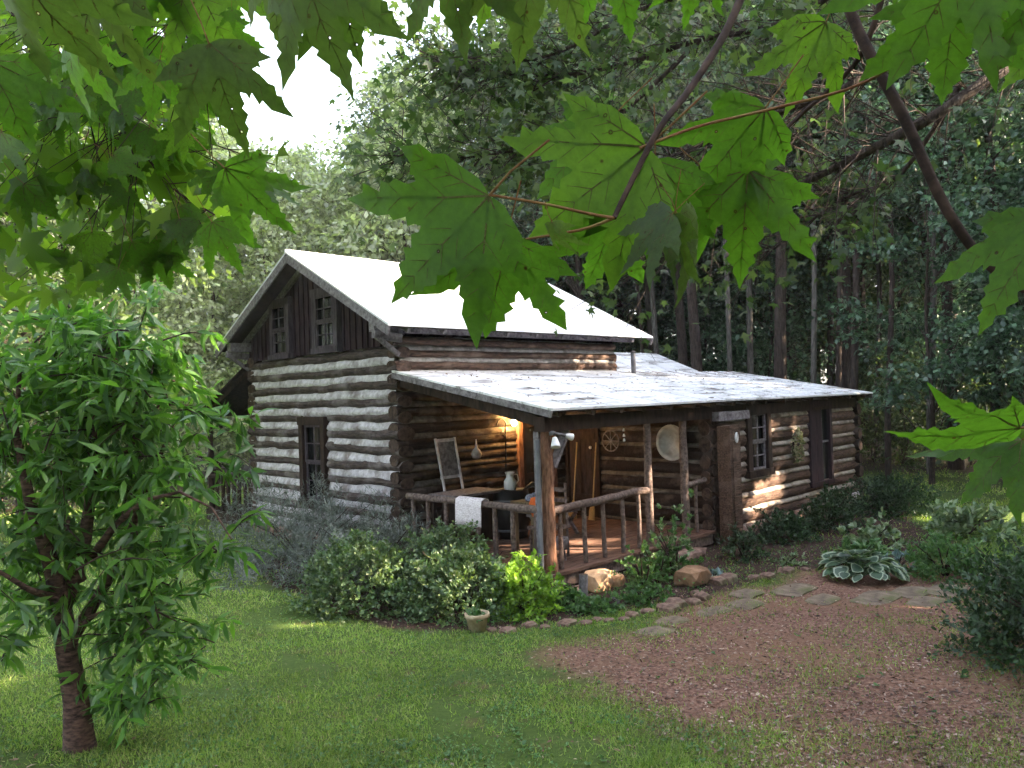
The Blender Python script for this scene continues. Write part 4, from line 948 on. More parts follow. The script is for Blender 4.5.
# hosta with pale leaf edges
def hosta(x, y, s, n, label):
    z = gz(x, y); t = empty('hosta', (x, y, z)); tag(t, label, 'hosta')
    V = []; 
    tm = [(0, 0, 0, 0), (.3, .25, .06, 0), (.40, .5, .05, 0), (.26, .8, -.02, 0), (0, 1, -.12, 0), (-.26, .8, -.02, 0), (-.40, .5, .05, 0), (-.3, .25, .06, 0),
          (0, .1, -.01, 1), (.24, .28, .03, 1), (.32, .5, .02, 1), (.20, .75, -.04, 1), (0, .88, -.1, 1), (-.20, .75, -.04, 1), (-.32, .5, .02, 1), (-.24, .28, .03, 1)]
    T = (np.array([v[:3] for v in tm]), [(0, 1, 9, 8), (1, 2, 10, 9), (2, 3, 11, 10), (3, 4, 12, 11), (4, 5, 13, 12), (5, 6, 14, 13), (6, 7, 15, 14), (7, 0, 8, 15), (8, 9, 10, 11, 12, 13, 14, 15)])
    a = rng.uniform(0, 6.28, n); lay = rng.random(n); el = .15+.9*(1-lay)
    base = np.stack([np.cos(a)*s*(.15+.55*lay), np.sin(a)*s*(.15+.55*lay), s*(.50-.26*lay)], 1)
    a2 = a+rng.normal(0, .45, n); dd = np.stack([np.cos(a2), np.sin(a2), .25-.8*lay+rng.normal(0, .2, n)], 1)
    me = leaves('leaves', base, dd, np.stack([np.cos(a)*.3+rng.normal(0, .25, n), np.sin(a)*.3+rng.normal(0, .25, n), np.ones(n)], 1), rng.uniform(.4, .7, n)*s*.6, T, ['hosta', 'hosta_edge'])
    # leaves() shares one material index; set the rim faces
    idx = np.tile(np.array([1]*8+[0], np.int32), n); me.polygons.foreach_set('material_index', idx[:len(me.polygons)]); link('leaves', me, t)
    b = MB()
    for k in range(0, n, 2): b.tube([(0, 0, 0), tuple(base[k]*np.array([.5, .5, .8])), tuple(base[k])], .006, 5)
    m_ = b.build('stalks', 'bedgreen'); m_.parent = t
hosta(3.1, -5.95, .62, 130, 'large hosta with white-edged leaves beside the stepping stones')
hosta(6.0, -5.2, .38, 26, 'small far hosta with pale-edged leaves near the wing')

# ------------------------------------------------------------------ fruit tree on the lawn
tx, ty = -5.92, -4.39; tz = gz(tx, ty)
ft = empty('fruit_tree', (tx, ty, tz)); tag(ft, 'small peach tree with long drooping leaves and reddish trunk on the lawn', 'tree')
def loc(px, py, d): return np.array(at(px, py, d))-np.array([tx, ty, tz])
b = MB(); dt = float((Vector((tx, ty, tz))-CAM).dot(FW))
def L(px, py, dd=0): return tuple(loc(px, py, dt+dd))
b.tube([L(82, 770), L(80, 745), L(76, 700), L(68, 655), L(62, 610, .05), L(66, 570, .1)], [.15, .098, .074, .066, .062, .056], 16, 0, .22, True, 2)
b.build('trunk', 'bark_red', None).parent = ft
ends = []
def limb(pts, rad):
    b = MB(); b.tube(pts, rad, 8, 0, .12, True, len(ends)); o = b.build('limb', 'bark_red', None); o.parent = ft; ends.append(pts)
limb([L(62, 610, .05), L(50, 560, -.1), L(30, 500, -.2), L(15, 430, -.3), L(20, 370, -.2)], [.06, .05, .035, .022, .01])
limb([L(66, 600, .05), L(85, 540, .1), L(95, 460, .15), L(90, 380, .1)], [.06, .045, .03, .01])
limb([L(64, 650), L(90, 610, .1), L(120, 560, .2), L(150, 480, .2), L(175, 420, .2)], [.05, .04, .03, .02, .008])
limb([L(90, 560, .1), L(115, 525, -.1), L(145, 500, -.2), L(180, 492, -.27), L(212, 508, -.3), L(232, 540, -.35)], [.03, .022, .015, .010, .007, .004])
limb([L(95, 500, .1), L(140, 430, .3), L(180, 380, .4)], [.03, .02, .008])
limb([L(66, 640), L(90, 618, -.1), L(118, 606, .1), L(150, 608, .15), L(178, 622, .15)], [.024, .018, .012, .008, .004])
limb([L(60, 600), L(30, 590, -.3), L(-20, 560, -.4)], [.03, .02, .008])
limb([L(80, 580, .1), L(60, 500, .5), L(40, 420, .6)], [.04, .025, .008])
# shoots fill an irregular crown measured from the photograph, leaves droop from each shoot
blobs = [(90, 400, .5, .75), (60, 470, .5, .7), (125, 445, .38, .8), (150, 400, .24, .35), (182, 470, .24, .28), (30, 400, .4, .6), (120, 520, .5, .7), (30, 560, .42, .6), (215, 545, .14, .12), (110, 350, .3, .3), (60, 350, .35, .45), (130, 360, .35, .4), (125, 345, .22, .28), (155, 600, .35, .25), (130, 640, .22, .2), (120, 690, .16, .12), (190, 640, .15, .12), (150, 655, .17, .22), (135, 695, .13, .14), (15, 600, .25, .25), (160, 590, .26, .3), (-20, 500, .5, .6), (0, 640, .2, .14), (225, 440, .10, .08)]
LP, LD, LS = [], [], []; tw = MB()
for (px, py, ra, wt) in blobs:
    c = loc(px, py, dt+random.uniform(-.1, .2)); ns = int(60*wt)
    for k in range(ns):
        o = c+rng.normal(0, 1, 3)*ra*np.array([.5, .5, .5]); d = unit(rng.normal(0, 1, 3)*[1, 1, .5]+np.array([0, 0, .45]))
        Ls = random.uniform(.18, .42); pts = []
        for i in range(6):
            t_ = i/5; p = o+d*Ls*t_+np.array([0, 0, -.10*t_*t_]); pts.append(p)
        if k % 2 == 0: tw.tube([tuple(p) for p in pts[::2]+[pts[-1]]], [.006, .005, .003, .002], 4)
        for i in range(int(Ls*44)):
            t_ = random.uniform(.1, 1); p = o+d*Ls*t_+np.array([0, 0, -.10*t_*t_])
            LP.append(p); LD.append(unit(d*.5+rng.normal(0, .55, 3)+np.array([0, 0, -.5]))); LS.append(random.uniform(.11, .20))
LP, LD, LS = map(np.array, (LP, LD, LS))
me = leaves('foliage', LP, LD, rnd_dir(len(LP), 1.0), LS, T_LANCE, ['peach'], width=LS*.8); link('foliage', me, ft)
sh_ = tw.build('shoots', 'twig', None); sh_.parent = ft; sh_['kind'] = 'stuff'

# ------------------------------------------------------------------ forest
def proto(H, cb, R, nclump, per, leaf, sig, seed, trunk_r=.16, top=1.0, droop=.2, spread=1.0, cull=None, org=None, fill=.35):
    rs = np.random.default_rng(seed); b = MB()
    n = 9; bend = rs.uniform(-.6, .6, 2)
    tp = [Vector((bend[0]*(i/n)**2, bend[1]*(i/n)**2+.12*math.sin(i*1.3+seed), H*.93*i/n-.2)) for i in range(n+1)]
    b.tube(tp, [trunk_r*(1.25 if i == 0 else 1)*(1-.85*i/n) for i in range(n+1)], 9, 0, .12, True, seed)
    C = []
    for k in range(nclump):
        t = (k+rs.random())/nclump; z = cb+(H-cb)*t
        prof = math.sin(min(1, (t*.88+.14))*math.pi)**.65
        rr = R*prof*rs.uniform(fill, 1.08); a = rs.uniform(0, 6.283)
        c = np.array([math.cos(a)*rr+bend[0]*t*t, math.sin(a)*rr+bend[1]*t*t, z+rs.uniform(-.3, .5)]); C.append(c)
        if k % 2 == 0:
            s = tp[min(n, int(n*max(.12, (z-rr*.45)/H)))]
            m = (s+Vector(c))/2+Vector((0, 0, .12*rr))
            if cull is not None and cull(np.array([np.array(m)+np.array(org), c+np.array(org), (np.array(m)+c)/2+np.array(org), (np.array(m)+np.array(s))/2+np.array(org)]), .15).any(): continue
            b.tube([tuple(s), tuple(m), tuple(c)], [trunk_r*.3*(1.1-t), trunk_r*.18*(1.1-t), .012], 5)
    C = np.array(C); P = np.repeat(C, per, 0)
    sc_ = rs.uniform(.55, 1.35, (nclump, 1)).repeat(per, 0)
    off = rs.normal(0, 1, P.shape)*np.array([sig, sig, sig*.42])*sc_
    off[:, 2] -= droop*np.hypot(off[:, 0], off[:, 1])**1.5
    P = P+off
    if cull is not None: P = P[~cull(P+np.array(org))]
    d = unit(off[:len(P)]*[1, 1, .3]+rs.normal(0, .6, P.shape)+np.array([0, 0, -.3]))
    me = leaves('crown', P, d, unit(rs.normal(0, .7, P.shape)+np.array([0, 0, 1.0])), rs.uniform(leaf*.6, leaf*1.4, len(P)), T_RHOMB, ['forest'], width=1.0)
    tr = b.build('trunk', 'bark', None); tm = tr.data; bpy.data.objects.remove(tr)
    return tm, me
def with_mat(me, mat, nm='crown'):
    m2 = me.copy(); m2.materials.clear(); m2.materials.append(MT[mat]); m2.name = nm; return m2
def plant_tree(pr, loc_, label, group, rot=0, sc_=1.0, name='forest_tree', cat='tree'):
    t = empty(name, loc_); t.rotation_euler = (0, 0, rot); t.scale = (sc_, sc_, sc_); tag(t, label, cat, group)
    link('trunk', pr[0], t); link('crown', pr[1], t); return t
tall = [proto(19, 3.5, 3.6, 95, 190, .20, .62, 11), proto(22, 5, 3.9, 100, 190, .21, .68, 12, .2), proto(17, 2.5, 3.3, 90, 180, .19, .6, 13, .14), proto(20, 6, 3.2, 80, 190, .20, .62, 14, .18)]
sap = [proto(7.5, .6, 2.1, 60, 120, .15, .38, 21, .06), proto(9.5, 1.0, 2.4, 70, 130, .16, .42, 22, .07), proto(5.5, .3, 1.8, 46, 110, .14, .34, 23, .045), proto(11, 2.5, 2.6, 64, 130, .17, .46, 24, .08)]
tallH = [proto(20, 7.5, 3.6, 75, 190, .20, .66, 15, .17), proto(22, 8.5, 3.8, 80, 190, .21, .7, 16, .2), proto(18, 6.5, 3.2, 70, 180, .19, .62, 17, .14)]
under = [proto(4.5, .1, 2.0, 40, 110, .13, .36, 31, .03), proto(3.2, .0, 1.7, 34, 110, .12, .32, 32, .03)]
tallHB = [(a, with_mat(m, 'forest_blue')) for a, m in tallH]; tallB = [(a, with_mat(m, 'forest_blue')) for a, m in tall]; sapB = [(a, with_mat(m, 'forest_blue')) for a, m in sap]
tallL = [(a, with_mat(m, 'forest_paled')) for a, m in tall]; sapL = [(a, with_mat(m, 'forest_paled')) for a, m in sap]
used = []
def free(p, md):
    if -2.5 < p.x < 13 and -6.5 < p.y < 10: return False
    return all((p-q).length > md for q in used)
def scatter(n, r0_, r1_, d0, d1, protos, label, group, md, scl=(.85, 1.2), wedge=True, cond=None):
    k = 0; tries = 0
    while k < n and tries < n*60:
        tries += 1; d = math.sqrt(random.uniform(d0*d0, d1*d1)); u = random.uniform(r0_, r1_)
        p = gd(u*d if wedge else u, d)
        if not free(p, md): continue
        if cond and not cond(p): continue
        used.append(p.copy()); plant_tree(random.choice(protos), p, label, group, random.uniform(0, 6.28), random.uniform(*scl)); k += 1
gB, gL, gR, gU, gS = 'tall forest trees behind the cabin', 'pale trees behind the cabin on the left', 'tall forest trees right of the cabin', 'understory saplings in the woods', 'pale bushy trees behind the gable'
for i, (u, d, h_) in enumerate(((-.315, 27, 1.15), (-.275, 29, 1.05), (-.235, 27, 1.1), (-.20, 30, 1.0), (-.165, 28, 1.2), (-.13, 27, 1.25), (-.285, 33, 1.15), (-.235, 35, 1.1), (-.17, 34, 1.2))):
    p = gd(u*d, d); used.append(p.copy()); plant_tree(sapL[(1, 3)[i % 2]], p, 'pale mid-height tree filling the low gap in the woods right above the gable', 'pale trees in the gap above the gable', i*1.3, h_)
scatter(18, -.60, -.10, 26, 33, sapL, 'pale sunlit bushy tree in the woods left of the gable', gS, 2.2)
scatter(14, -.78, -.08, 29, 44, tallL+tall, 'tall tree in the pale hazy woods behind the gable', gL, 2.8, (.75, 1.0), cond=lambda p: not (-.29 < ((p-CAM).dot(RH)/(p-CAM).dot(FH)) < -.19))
scatter(12, -.08, .25, 27, 40, tallHB+tallH, 'tall dark tree in the woods directly behind the cabin roof', gB, 2.8)
scatter(14, .2, .72, 23, 34, tallHB+tallH, 'tall dark tree in the woods to the right of the wing', gR, 2.6)
scatter(9, .08, .70, 24, 33, sapB, 'blue-green understory sapling in the woods right of the roof', gU, 1.7)
scatter(4, .45, .72, 18, 24, sapB, 'blue-green sapling at the near edge of the right-hand woods', 'near saplings right of the wing', 1.6, (.7, 1.0))
scatter(26, .0, .85, 36, 50, tall[:3], 'dark low-crowned tree filling the depth of the woods right of the roof', 'dark trees filling the depth of the woods', 2.4, (.9, 1.15))
for i, (u, d) in enumerate(((.46, 26), (.50, 24.5), (.54, 27), (.58, 24), (.62, 26), (.48, 29), (.56, 30), (.65, 23), (.52, 31))):
    p = gd(u*d, d); plant_tree(under[i % 2], p, 'low leafy thicket along the edge of the grass right of the cabin', 'thickets at the edge of the grass', i*1.1, .8+.1*(i % 3))
scatter(14, .1, .8, 33, 44, under, 'low dark thicket on the floor of the woods', 'thickets on the forest floor', 1.8, (.9, 1.3), )
scatter(12, -.9, .85, 44, 62, tall, 'distant tree deep in the woods beyond the cabin', 'distant trees deep in the woods', 3, (1.0, 1.25), cond=lambda p: not (-.30 < ((p-CAM).dot(RH)/(p-CAM).dot(FH)) < -.13))
scatter(7, -.88, -.62, 14, 22, sap+tall[2:3], 'green tree in the woods at the left edge behind the peach tree', 'trees at the left edge', 2.0, (.8, 1.1))
# bare slim trunks in the right-hand woods
def slim(u, d, H, r, lab):
    p = gd(u*d, d); b = MB(); n = 8
    b.tube([(.25*math.sin(i*.7+u*9), .1*math.cos(i), -.2+H*i/n) for i in range(n+1)], [r*(1-.5*i/n) for i in range(n+1)], 9, 0, .1, True, u*10)
    t = empty('forest_tree', p); tag(t, lab, 'tree', 'slim bare trunks in the woods'); o = b.build('trunk', random.choice(['bark', 'bark_grey']), None); o.parent = t
    m = sapB[int(d) % 4][1]; c = link('crown', m, t); c.location = (0, 0, H-7)
for i in range(40):
    u = random.uniform(.12, .68); d = random.uniform(20.5, 30); p = gd(u*d, d)
    if free(p, 1.0): used.append(p); slim(u, d, random.uniform(14, 18), random.uniform(.06, .14), 'slim straight trunk with high crown in the woods right of the cabin')
# unseen trees added to shade the clearing, their leaves carved away along the sun gaps
perp = Vector((.766, .643, 0)); k_ = 0
for row, (dist, off) in enumerate(((11.5, 0), (15.5, 1.9), (20, .6))):
    for k in range(-5, 4):
        base = Vector((1.0, -3.4, 0))+Vector((.643, -.766, 0))*dist+perp*(k*3.7+off+random.uniform(-.4, .4))
        b0 = base.copy()
        for tr in range(40):
            tt = np.array([[base.x, base.y, zz] for zz in np.arange(.5, 12, .25)])
            if not lit(tt, .3).any(): break
            base = b0+perp*random.uniform(-1.6, 1.6)+Vector((.643, -.766, 0))*random.uniform(-1.2, 1.2)
        v = base-CAM; dep = v.dot(FW); rt = v.dot(RT)
        if dep > 0 and abs(rt)/max(dep, .1) < .92: continue
        if (base-Vector((CAM.x, CAM.y, 0))).length < 4.2: continue
        base.z = gz(base.x, base.y)
        pr = proto(random.uniform(13, 16) if row else 12.5, 1.6, 3.0, 95, 150, .25, .62, 300+row*20+k, .17, cull=lit, org=base)
        plant_tree(pr, base, 'unseen leafy tree added right of the view, carved to shape sun patches', 'unseen sun-blocking trees on the right'); used.append(base.copy())
for (r, d) in ((-2, -9), (-6, -12), (2, -14), (7, -12), (-10, -10), (-9, -3), (-12, 4), (-11, 10), (-5, -8), (3, -10), (-15, 14)):  # unseen trees added behind and beside the viewer to block sky light
    p = gd(r, d); plant_tree(tall[(int(r+d)) % 4], p, 'unseen tall tree added around the viewer to block sky light', 'unseen trees added to block sky light', r, .9)

# ------------------------------------------------------------------ maple boughs close to the viewer
def leaf_outline():
    h = [(0, 1.0), (.035, .90), (.07, .86), (.062, .81), (.125, .76), (.105, .71), (.17, .645), (.13, .60), (.175, .56), (.165, .50), (.17, .465),
         (.22, .49), (.245, .54), (.285, .50), (.33, .585), (.375, .575), (.43, .655), (.66, .74), (.585, .62), (.60, .555), (.53, .525), (.54, .46), (.475, .43), (.47, .38), (.41, .34), (.37, .285),
         (.41, .27), (.45, .29), (.46, .235), (.62, .21), (.53, .15), (.51, .10), (.42, .085), (.36, .02), (.25, .0), (.13, -.03), (.04, -.015)]
    return h
def maple_mesh(seed, detail=True, mats=('maple', 'vein')):
    rs = random.Random(seed); h = leaf_outline()
    sl, sr = rs.uniform(.88, 1.1), rs.uniform(.88, 1.1)
    right = [(x*sr*(1+rs.uniform(-.04, .04)), y*(1+rs.uniform(-.02, .02))) for x, y in h]
    left = [(-x*sl*(1+rs.uniform(-.04, .04)), y*(1+rs.uniform(-.02, .02))) for x, y in h[1:]]
    pts = right+[(0, 0)]+left[::-1]
    bm = bmesh.new(); vs = [bm.verts.new((x, y, 0)) for x, y in pts]; bm.faces.new(vs)
    bmesh.ops.triangulate(bm, faces=bm.faces[:], quad_method='BEAUTY', ngon_method='BEAUTY')
    bmesh.ops.subdivide_edges(bm, edges=bm.edges[:], cuts=1)
    k1, k2, k3 = rs.uniform(.10, .32), rs.uniform(.10, .30), rs.uniform(-.15, .15)
    def bend(x, y):
        r = math.hypot(x, y-.2)
        z = -k1*max(0, y)**2-k2*x*x+k3*x*y+.10*mn.noise(Vector((x*1.9+seed, y*1.9, 0)))+.03*mn.noise(Vector((x*6+seed, y*6, 2)))
        for (dx, dy) in VD: # sunk along the main veins
            tt = max(0, x*dx+y*dy); dd = math.hypot(x-dx*tt, y-dy*tt); z -= .020*math.exp(-(dd/.045)**2)*min(1, tt*3)
        return z
    VD = []
    lobes = [(0, .97, 1), (.64*sr, .72, 1), (-.64*sl, .72, 1), (.58*sr, .20, .8), (-.58*sl, .20, .8)]
    for x, y, _ in lobes: l = math.hypot(x, y); VD.append((x/l, y/l))
    for v in bm.verts: v.co.z = bend(v.co.x, v.co.y)
    for f in bm.faces: f.smooth = True
    me = bpy.data.meshes.new('leaf'); bm.to_mesh(me); bm.free()
    mb = MB(); mb.v = [tuple(v.co) for v in me.vertices]; mb.f = [tuple(p.vertices) for p in me.polygons]; mb.m = [0]*len(mb.f); mb.sm = [True]*len(mb.f)
    def vein(a, b_, w0, w1):
        n = 7; a, b_ = Vector((*a, 0)), Vector((*b_, 0)); d = (b_-a).normalized(); s = Vector((-d.y, d.x, 0))
        for off in (-.0035, .0035):
            vv = []
            for i in range(n+1):
                p = a+(b_-a)*i/n; w = w0+(w1-w0)*i/n
                for sg in (-1, 1): q = p+s*w*sg; vv.append((q.x, q.y, bend(q.x, q.y)+off))
            mb.add(vv, [(2*i, 2*i+1, 2*i+3, 2*i+2) for i in range(n)], 1)
    for (x, y, w) in lobes:
        vein((0, 0), (x*.97, y*.97), .0075*w, .0015)
        L_ = math.hypot(x, y)
        for t in (.3, .45, .6, .75):
            for sg in (-1, 1):
                ang = math.atan2(y, x)+sg*.75; l = .20*(1.15-t)*L_+.03
                vein((x*t, y*t), (x*t+math.cos(ang)*l, y*t+math.sin(ang)*l), .003, .0008)
    # stalk
    mb.tube([(0, 0, 0), (.01, -.2, .03), (.03+k3*.3, -.52, .02)], [.009, .007, .007], 6, 2)
    me2 = bpy.data.meshes.new('leaf'); me2.from_pydata(mb.v, [], mb.f)
    for m in (*mats, 'petiole'): me2.materials.append(MT[m])
    me2.polygons.foreach_set('material_index', mb.m); me2.polygons.foreach_set('use_smooth', [True]*len(mb.f)); me2.update()
    return me2
LM = [maple_mesh(s) for s in range(1, 7)]
LMD = [maple_mesh(s, mats=('maple_dark', 'vein')) for s in (11, 12, 13)]
def place_leaf(parent, j, t, depth, tilt=0.0, roll=0.0, dark=False, var=None, scl=1.0, label=None):
    """a leaf from its stalk end j to its tip t (photograph measures) at a depth"""
    J = at(*j, depth); T_ = at(*t, depth); y = T_-J; s = y.length*scl; y.normalize()
    y = (y*math.cos(tilt)+FW*math.sin(tilt)).normalized(); s = s/max(.35, math.cos(tilt))
    z = -FW; x = y.cross(z).normalized(); z = x.cross(y)
    if roll: q = Matrix.Rotation(roll, 3, y); x, z = q@x, q@z
    ms = (LMD if dark else LM); me = ms[(var if var is not None else random.randrange(99)) % len(ms)]
    o = bpy.data.objects.new('leaf', me); col.objects.link(o); o.parent = parent
    Mx = Matrix((x, y, z)).transposed().to_4x4(); Mx = Mx@Matrix.Diagonal((s*random.uniform(.84, 1.12), s, s*random.uniform(.4, 1.6), 1)); Mx.translation = J
    o.matrix_local = Matrix.Translation(-Vector(parent.location))@Mx
    if label: o['label'] = label
    return o
def branch(parent, pts, r0_, r1_, name='branch', mat='twig'):
    P_ = [at(*p) for p in pts]; n = len(P_); b = MB()
    Q = []
    for i in range(n-1):
        for k in range(4):
            t = k/4; p0 = P_[max(0, i-1)]; p1 = P_[i]; p2 = P_[i+1]; p3 = P_[min(n-1, i+2)]
            Q.append(.5*((2*p1)+(p2-p0)*t+(2*p0-5*p1+4*p2-p3)*t*t+(3*p1-p0-3*p2+p3)*t**3))
    Q.append(P_[-1]); m = len(Q)
    b.tube(Q, [r0_+(r1_-r0_)*i/(m-1) for i in range(m)], 8, 0, .18, True, r0_*1000)
    b.build(name, mat, parent); return Q
# right-hand maple: its trunk stands beside the viewer
pr_ = gd(3.2, -.6)
mr_ = empty('maple_tree', pr_); tag(mr_, 'maple whose big lobed leaves and dark twigs hang into the top right', 'maple tree')
b = MB(); b.tube([pr_+Vector((0, 0, -.3)), pr_+Vector((.05, .05, 2)), pr_+Vector((-.1, .1, 4.5)), pr_+Vector((0, 0, 7))], [.24, .2, .16, .08], 14, 0, .12); b.build('trunk', 'bark_grey', mr_)
def crown_over(parent, p, seed, cb, R):
    org = Vector((p.x, p.y, p.z)); tm_, cm_ = proto(10.5, cb, R, 60, 130, .13, .45, seed, .08, cull=lit, org=org)
    c = link('crown', with_mat(cm_, 'maple_small'), parent); return c
def to_trunk(tr_base, hz, pts, r, parent):
    p = [Vector(tr_base)+Vector((0, 0, hz)), (Vector(tr_base)+Vector((0, 0, hz+.3))+at(*pts))/2+Vector((0, 0, .25)), at(*pts)]
    b = MB(); b.tube(p, [r*2.2, r*1.5, r], 9, 0, .12); b.build('branch', 'twig', parent)
branch(mr_, [(830, -40, 1.25), (860, 35, 1.2), (905, 120, 1.15), (948, 212, 1.1), (1000, 275, 1.08), (1080, 312, 1.05)], .0085, .0055)
to_trunk(pr_, 2.6, (830, -40, 1.25), .0085, mr_)
branch(mr_, [(752, -30, 1.05), (728, 28, 1.0), (693, 85, .95), (662, 125, .9), (640, 165, .88), (614, 218, .85)], .0055, .0028)
to_trunk(pr_, 2.9, (752, -30, 1.05), .0055, mr_)
branch(mr_, [(890, -30, 1.3), (868, 40, 1.3), (845, 75, 1.35), (790, 125, 1.4), (735, 185, 1.3), (705, 205, 1.2)], .0055, .002)
branch(mr_, [(614, 218, .85), (590, 214, .84), (545, 204, .83), (490, 195, .82)], .002, .0016, mat='petiole')
branch(mr_, [(640, 148, .89), (700, 126, .93), (775, 108, .97), (870, 80, 1.0), (960, 15, 1.0)], .0016, .002, mat='petiole')
branch(mr_, [(614, 218, .85), (580, 230, .86), (520, 240, .87)], .002, .0014, mat='petiole')
for a in [((489, 196), (376, 300), .82, .12, .1, 0), ((508, 238), (484, 342), .86, .25, -.1, 1), ((646, 147), (524, 236), .92, .1, .05, 2), ((765, 108), (698, 200), .98, .15, -.2, 3),
          ((748, 170), (742, 285), 1.02, .1, .3, 4), ((655, 160), (652, 262), 1.0, .15, .1, 5), ((614, 218), (592, 292), 1.04, .4, -.3, 1),
          ((826, 22), (790, 112), 1.05, .1, .1, 2), ((700, 165), (770, 220), 1.08, .1, .1, 0), ((610, 120), (530, 190), 1.1, .2, .3, 3)]:
    place_leaf(mr_, a[0], a[1], a[2], a[3], a[4], False, a[5])
for a in [((672, 214), (612, 262), .78, .35, .9, 0), ((678, 216), (728, 286), .80, .45, -.8, 1), ((675, 214), (662, 292), .8, .3, 1.15, 2), ((552, 222), (562, 262), .8, .2, 1.2, 0)]:
    place_leaf(mr_, a[0], a[1], a[2], a[3], a[4], True, a[5], label='darker folded leaf seen edge-on')
for a in [((452, -62), (448, 52), 1.0, .1, .5, 0, 1), ((540, -70), (512, 58), 1.0, .1, .1, 1, 1), ((500, -60), (474, 24), 1.1, .2, .2, 2, 0), ((610, -60), (640, 30), 1.4, .2, 0, 3, 0), ((700, -50), (690, 20), 1.5, .2, 0, 3, 0),
          ((975, -60), (905, 72), .85, .1, .1, 4, 0), ((955, -10), (950, 100), .95, .1, .3, 5, 0), ((1040, -50), (1020, 60), .9, .1, -.1, 1, 0), ((1075, 5), (1010, 85), 1.0, .1, .1, 2, 0),
          ((1050, 215), (985, 328), .9, .2, .8, 3, 0), ((1020, 428), (906, 468), .9, .15, -1.2, 0, 0), ((1022, 440), (962, 500), 1.0, .2, .9, 5, 0), ((1055, 440), (1020, 505), 1.0, .2, .6, 2, 0)]:
    place_leaf(mr_, a[0], a[1], a[2], a[3], a[4], a[6] == 1, a[5])
branch(mr_, [(1120, 380, .9), (1080, 405, .86), (1045, 412, .82)], .003, .0016, mat='petiole'); branch(mr_, [(1080, 312, 1.05), (1110, 350, 1.0), (1120, 380, .9)], .0055, .003)
# left-hand maple
pl_ = gd(-3.0, .3)
ml_ = empty('maple_tree', pl_); tag(ml_, 'maple whose leafy bough hangs down over the top left of the view', 'maple tree')
b = MB(); b.tube([pl_+Vector((0, 0, -.3)), pl_+Vector((.05, .05, 2)), pl_+Vector((.1, .1, 4.5)), pl_+Vector((0, 0, 7))], [.22, .18, .15, .08], 14, 0, .12); b.build('trunk', 'bark_grey', ml_)
for a in [((305, -45), (328, 92), .62, .1, .55, 0, 1), ((275, -40), (262, 40), .7, .1, .5, 1, 1), ((209, 44), (238, 148), .8, .1, -.1, 2, 1), ((232, 10), (232, 30), .9, .1, 0, 0, 0),
          ((15, -50), (55, 80), .8, .3, .6, 0, 1), ((95, -40), (40, 60), .9, .2, .2, 1, 1), ((150, -45), (195, 32), .95, .1, 0, 4, 0), ((70, 30), (98, 112), 1.05, .1, .8, 5, 0), ((-10, 60), (18, 150), 1.0, .2, 0, 1, 0),
          ((225, 168), (284, 232), 1.15, .1, .1, 3, 0), ((212, 222), (238, 274), 1.25, .1, 0, 4, 0), ((160, 60), (140, 120), 1.2, .1, 0, 5, 0), ((330, -30), (362, 50), .66, .15, -.2, 2, 1), ((190, -30), (230, 60), .95, .1, .1, 2, 0)]:
    place_leaf(ml_, a[0], a[1], a[2], a[3], a[4], a[6] == 1, a[5])
mains = [branch(ml_, [(150, -60, 1.88), (172, 0, 1.88), (182, 30, 1.88), (205, 58, 1.88)], .004, .002),
         branch(ml_, [(30, -60, 2.38), (60, 20, 2.25), (94, 74, 2.12), (130, 130, 2.12), (168, 184, 2.12), (215, 215, 2.19)], .006, .002),
         branch(ml_, [(60, 20, 2.25), (75, 72, 2.12), (90, 108, 2.12), (130, 132, 2.12)], .004, .002),
         branch(ml_, [(-60, 60, 3.25), (10, 110, 3.12), (60, 160, 3.00), (90, 210, 3.00), (120, 250, 2.88)], .007, .002),
         branch(ml_, [(-60, 180, 3.75), (0, 210, 3.62), (60, 235, 3.50), (110, 280, 3.38)], .006, .002),
         branch(ml_, [(-40, -40, 3.00), (60, 60, 3.00), (150, 120, 3.12), (230, 150, 3.25), (275, 165, 3.38)], .006, .002)]
to_trunk(pl_, 2.8, (30, -60, 2.38), .006, ml_); to_trunk(pl_, 2.5, (-60, 60, 3.25), .007, ml_)
def pjn(P):
    d = P-Cn; z = d@Fn; return 512+F_PX*(d@Rn)/z, 384-F_PX*(d@Un)/z, z
cand = []; tw = MB()
def ok_left(x, y):
    lim = 300-.0020*(max(0, x-20))**2 if x < 290 else -50
    if x > 250 and y < 60: return False
    return x < 292 and y < lim and not (x > 210 and 55 < y < 150)
for Q in mains:
    for q in Q:
        for k in range(4):
            a = random.uniform(-2.9, .1); L_ = random.uniform(.08, .42)
            d = (RT*math.cos(a)+UP*math.sin(a)+FW*random.uniform(-.5, .7)).normalized()
            e = q+d*L_; x_, y_, z_ = pjn(np.array(e))
            if z_ < 1.0 or not ok_left(x_, y_): continue
            tw.tube([q, q+d*L_*.5+UP*.015, e], [.0016, .0013, .001], 4)
            cand.append((e, z_))
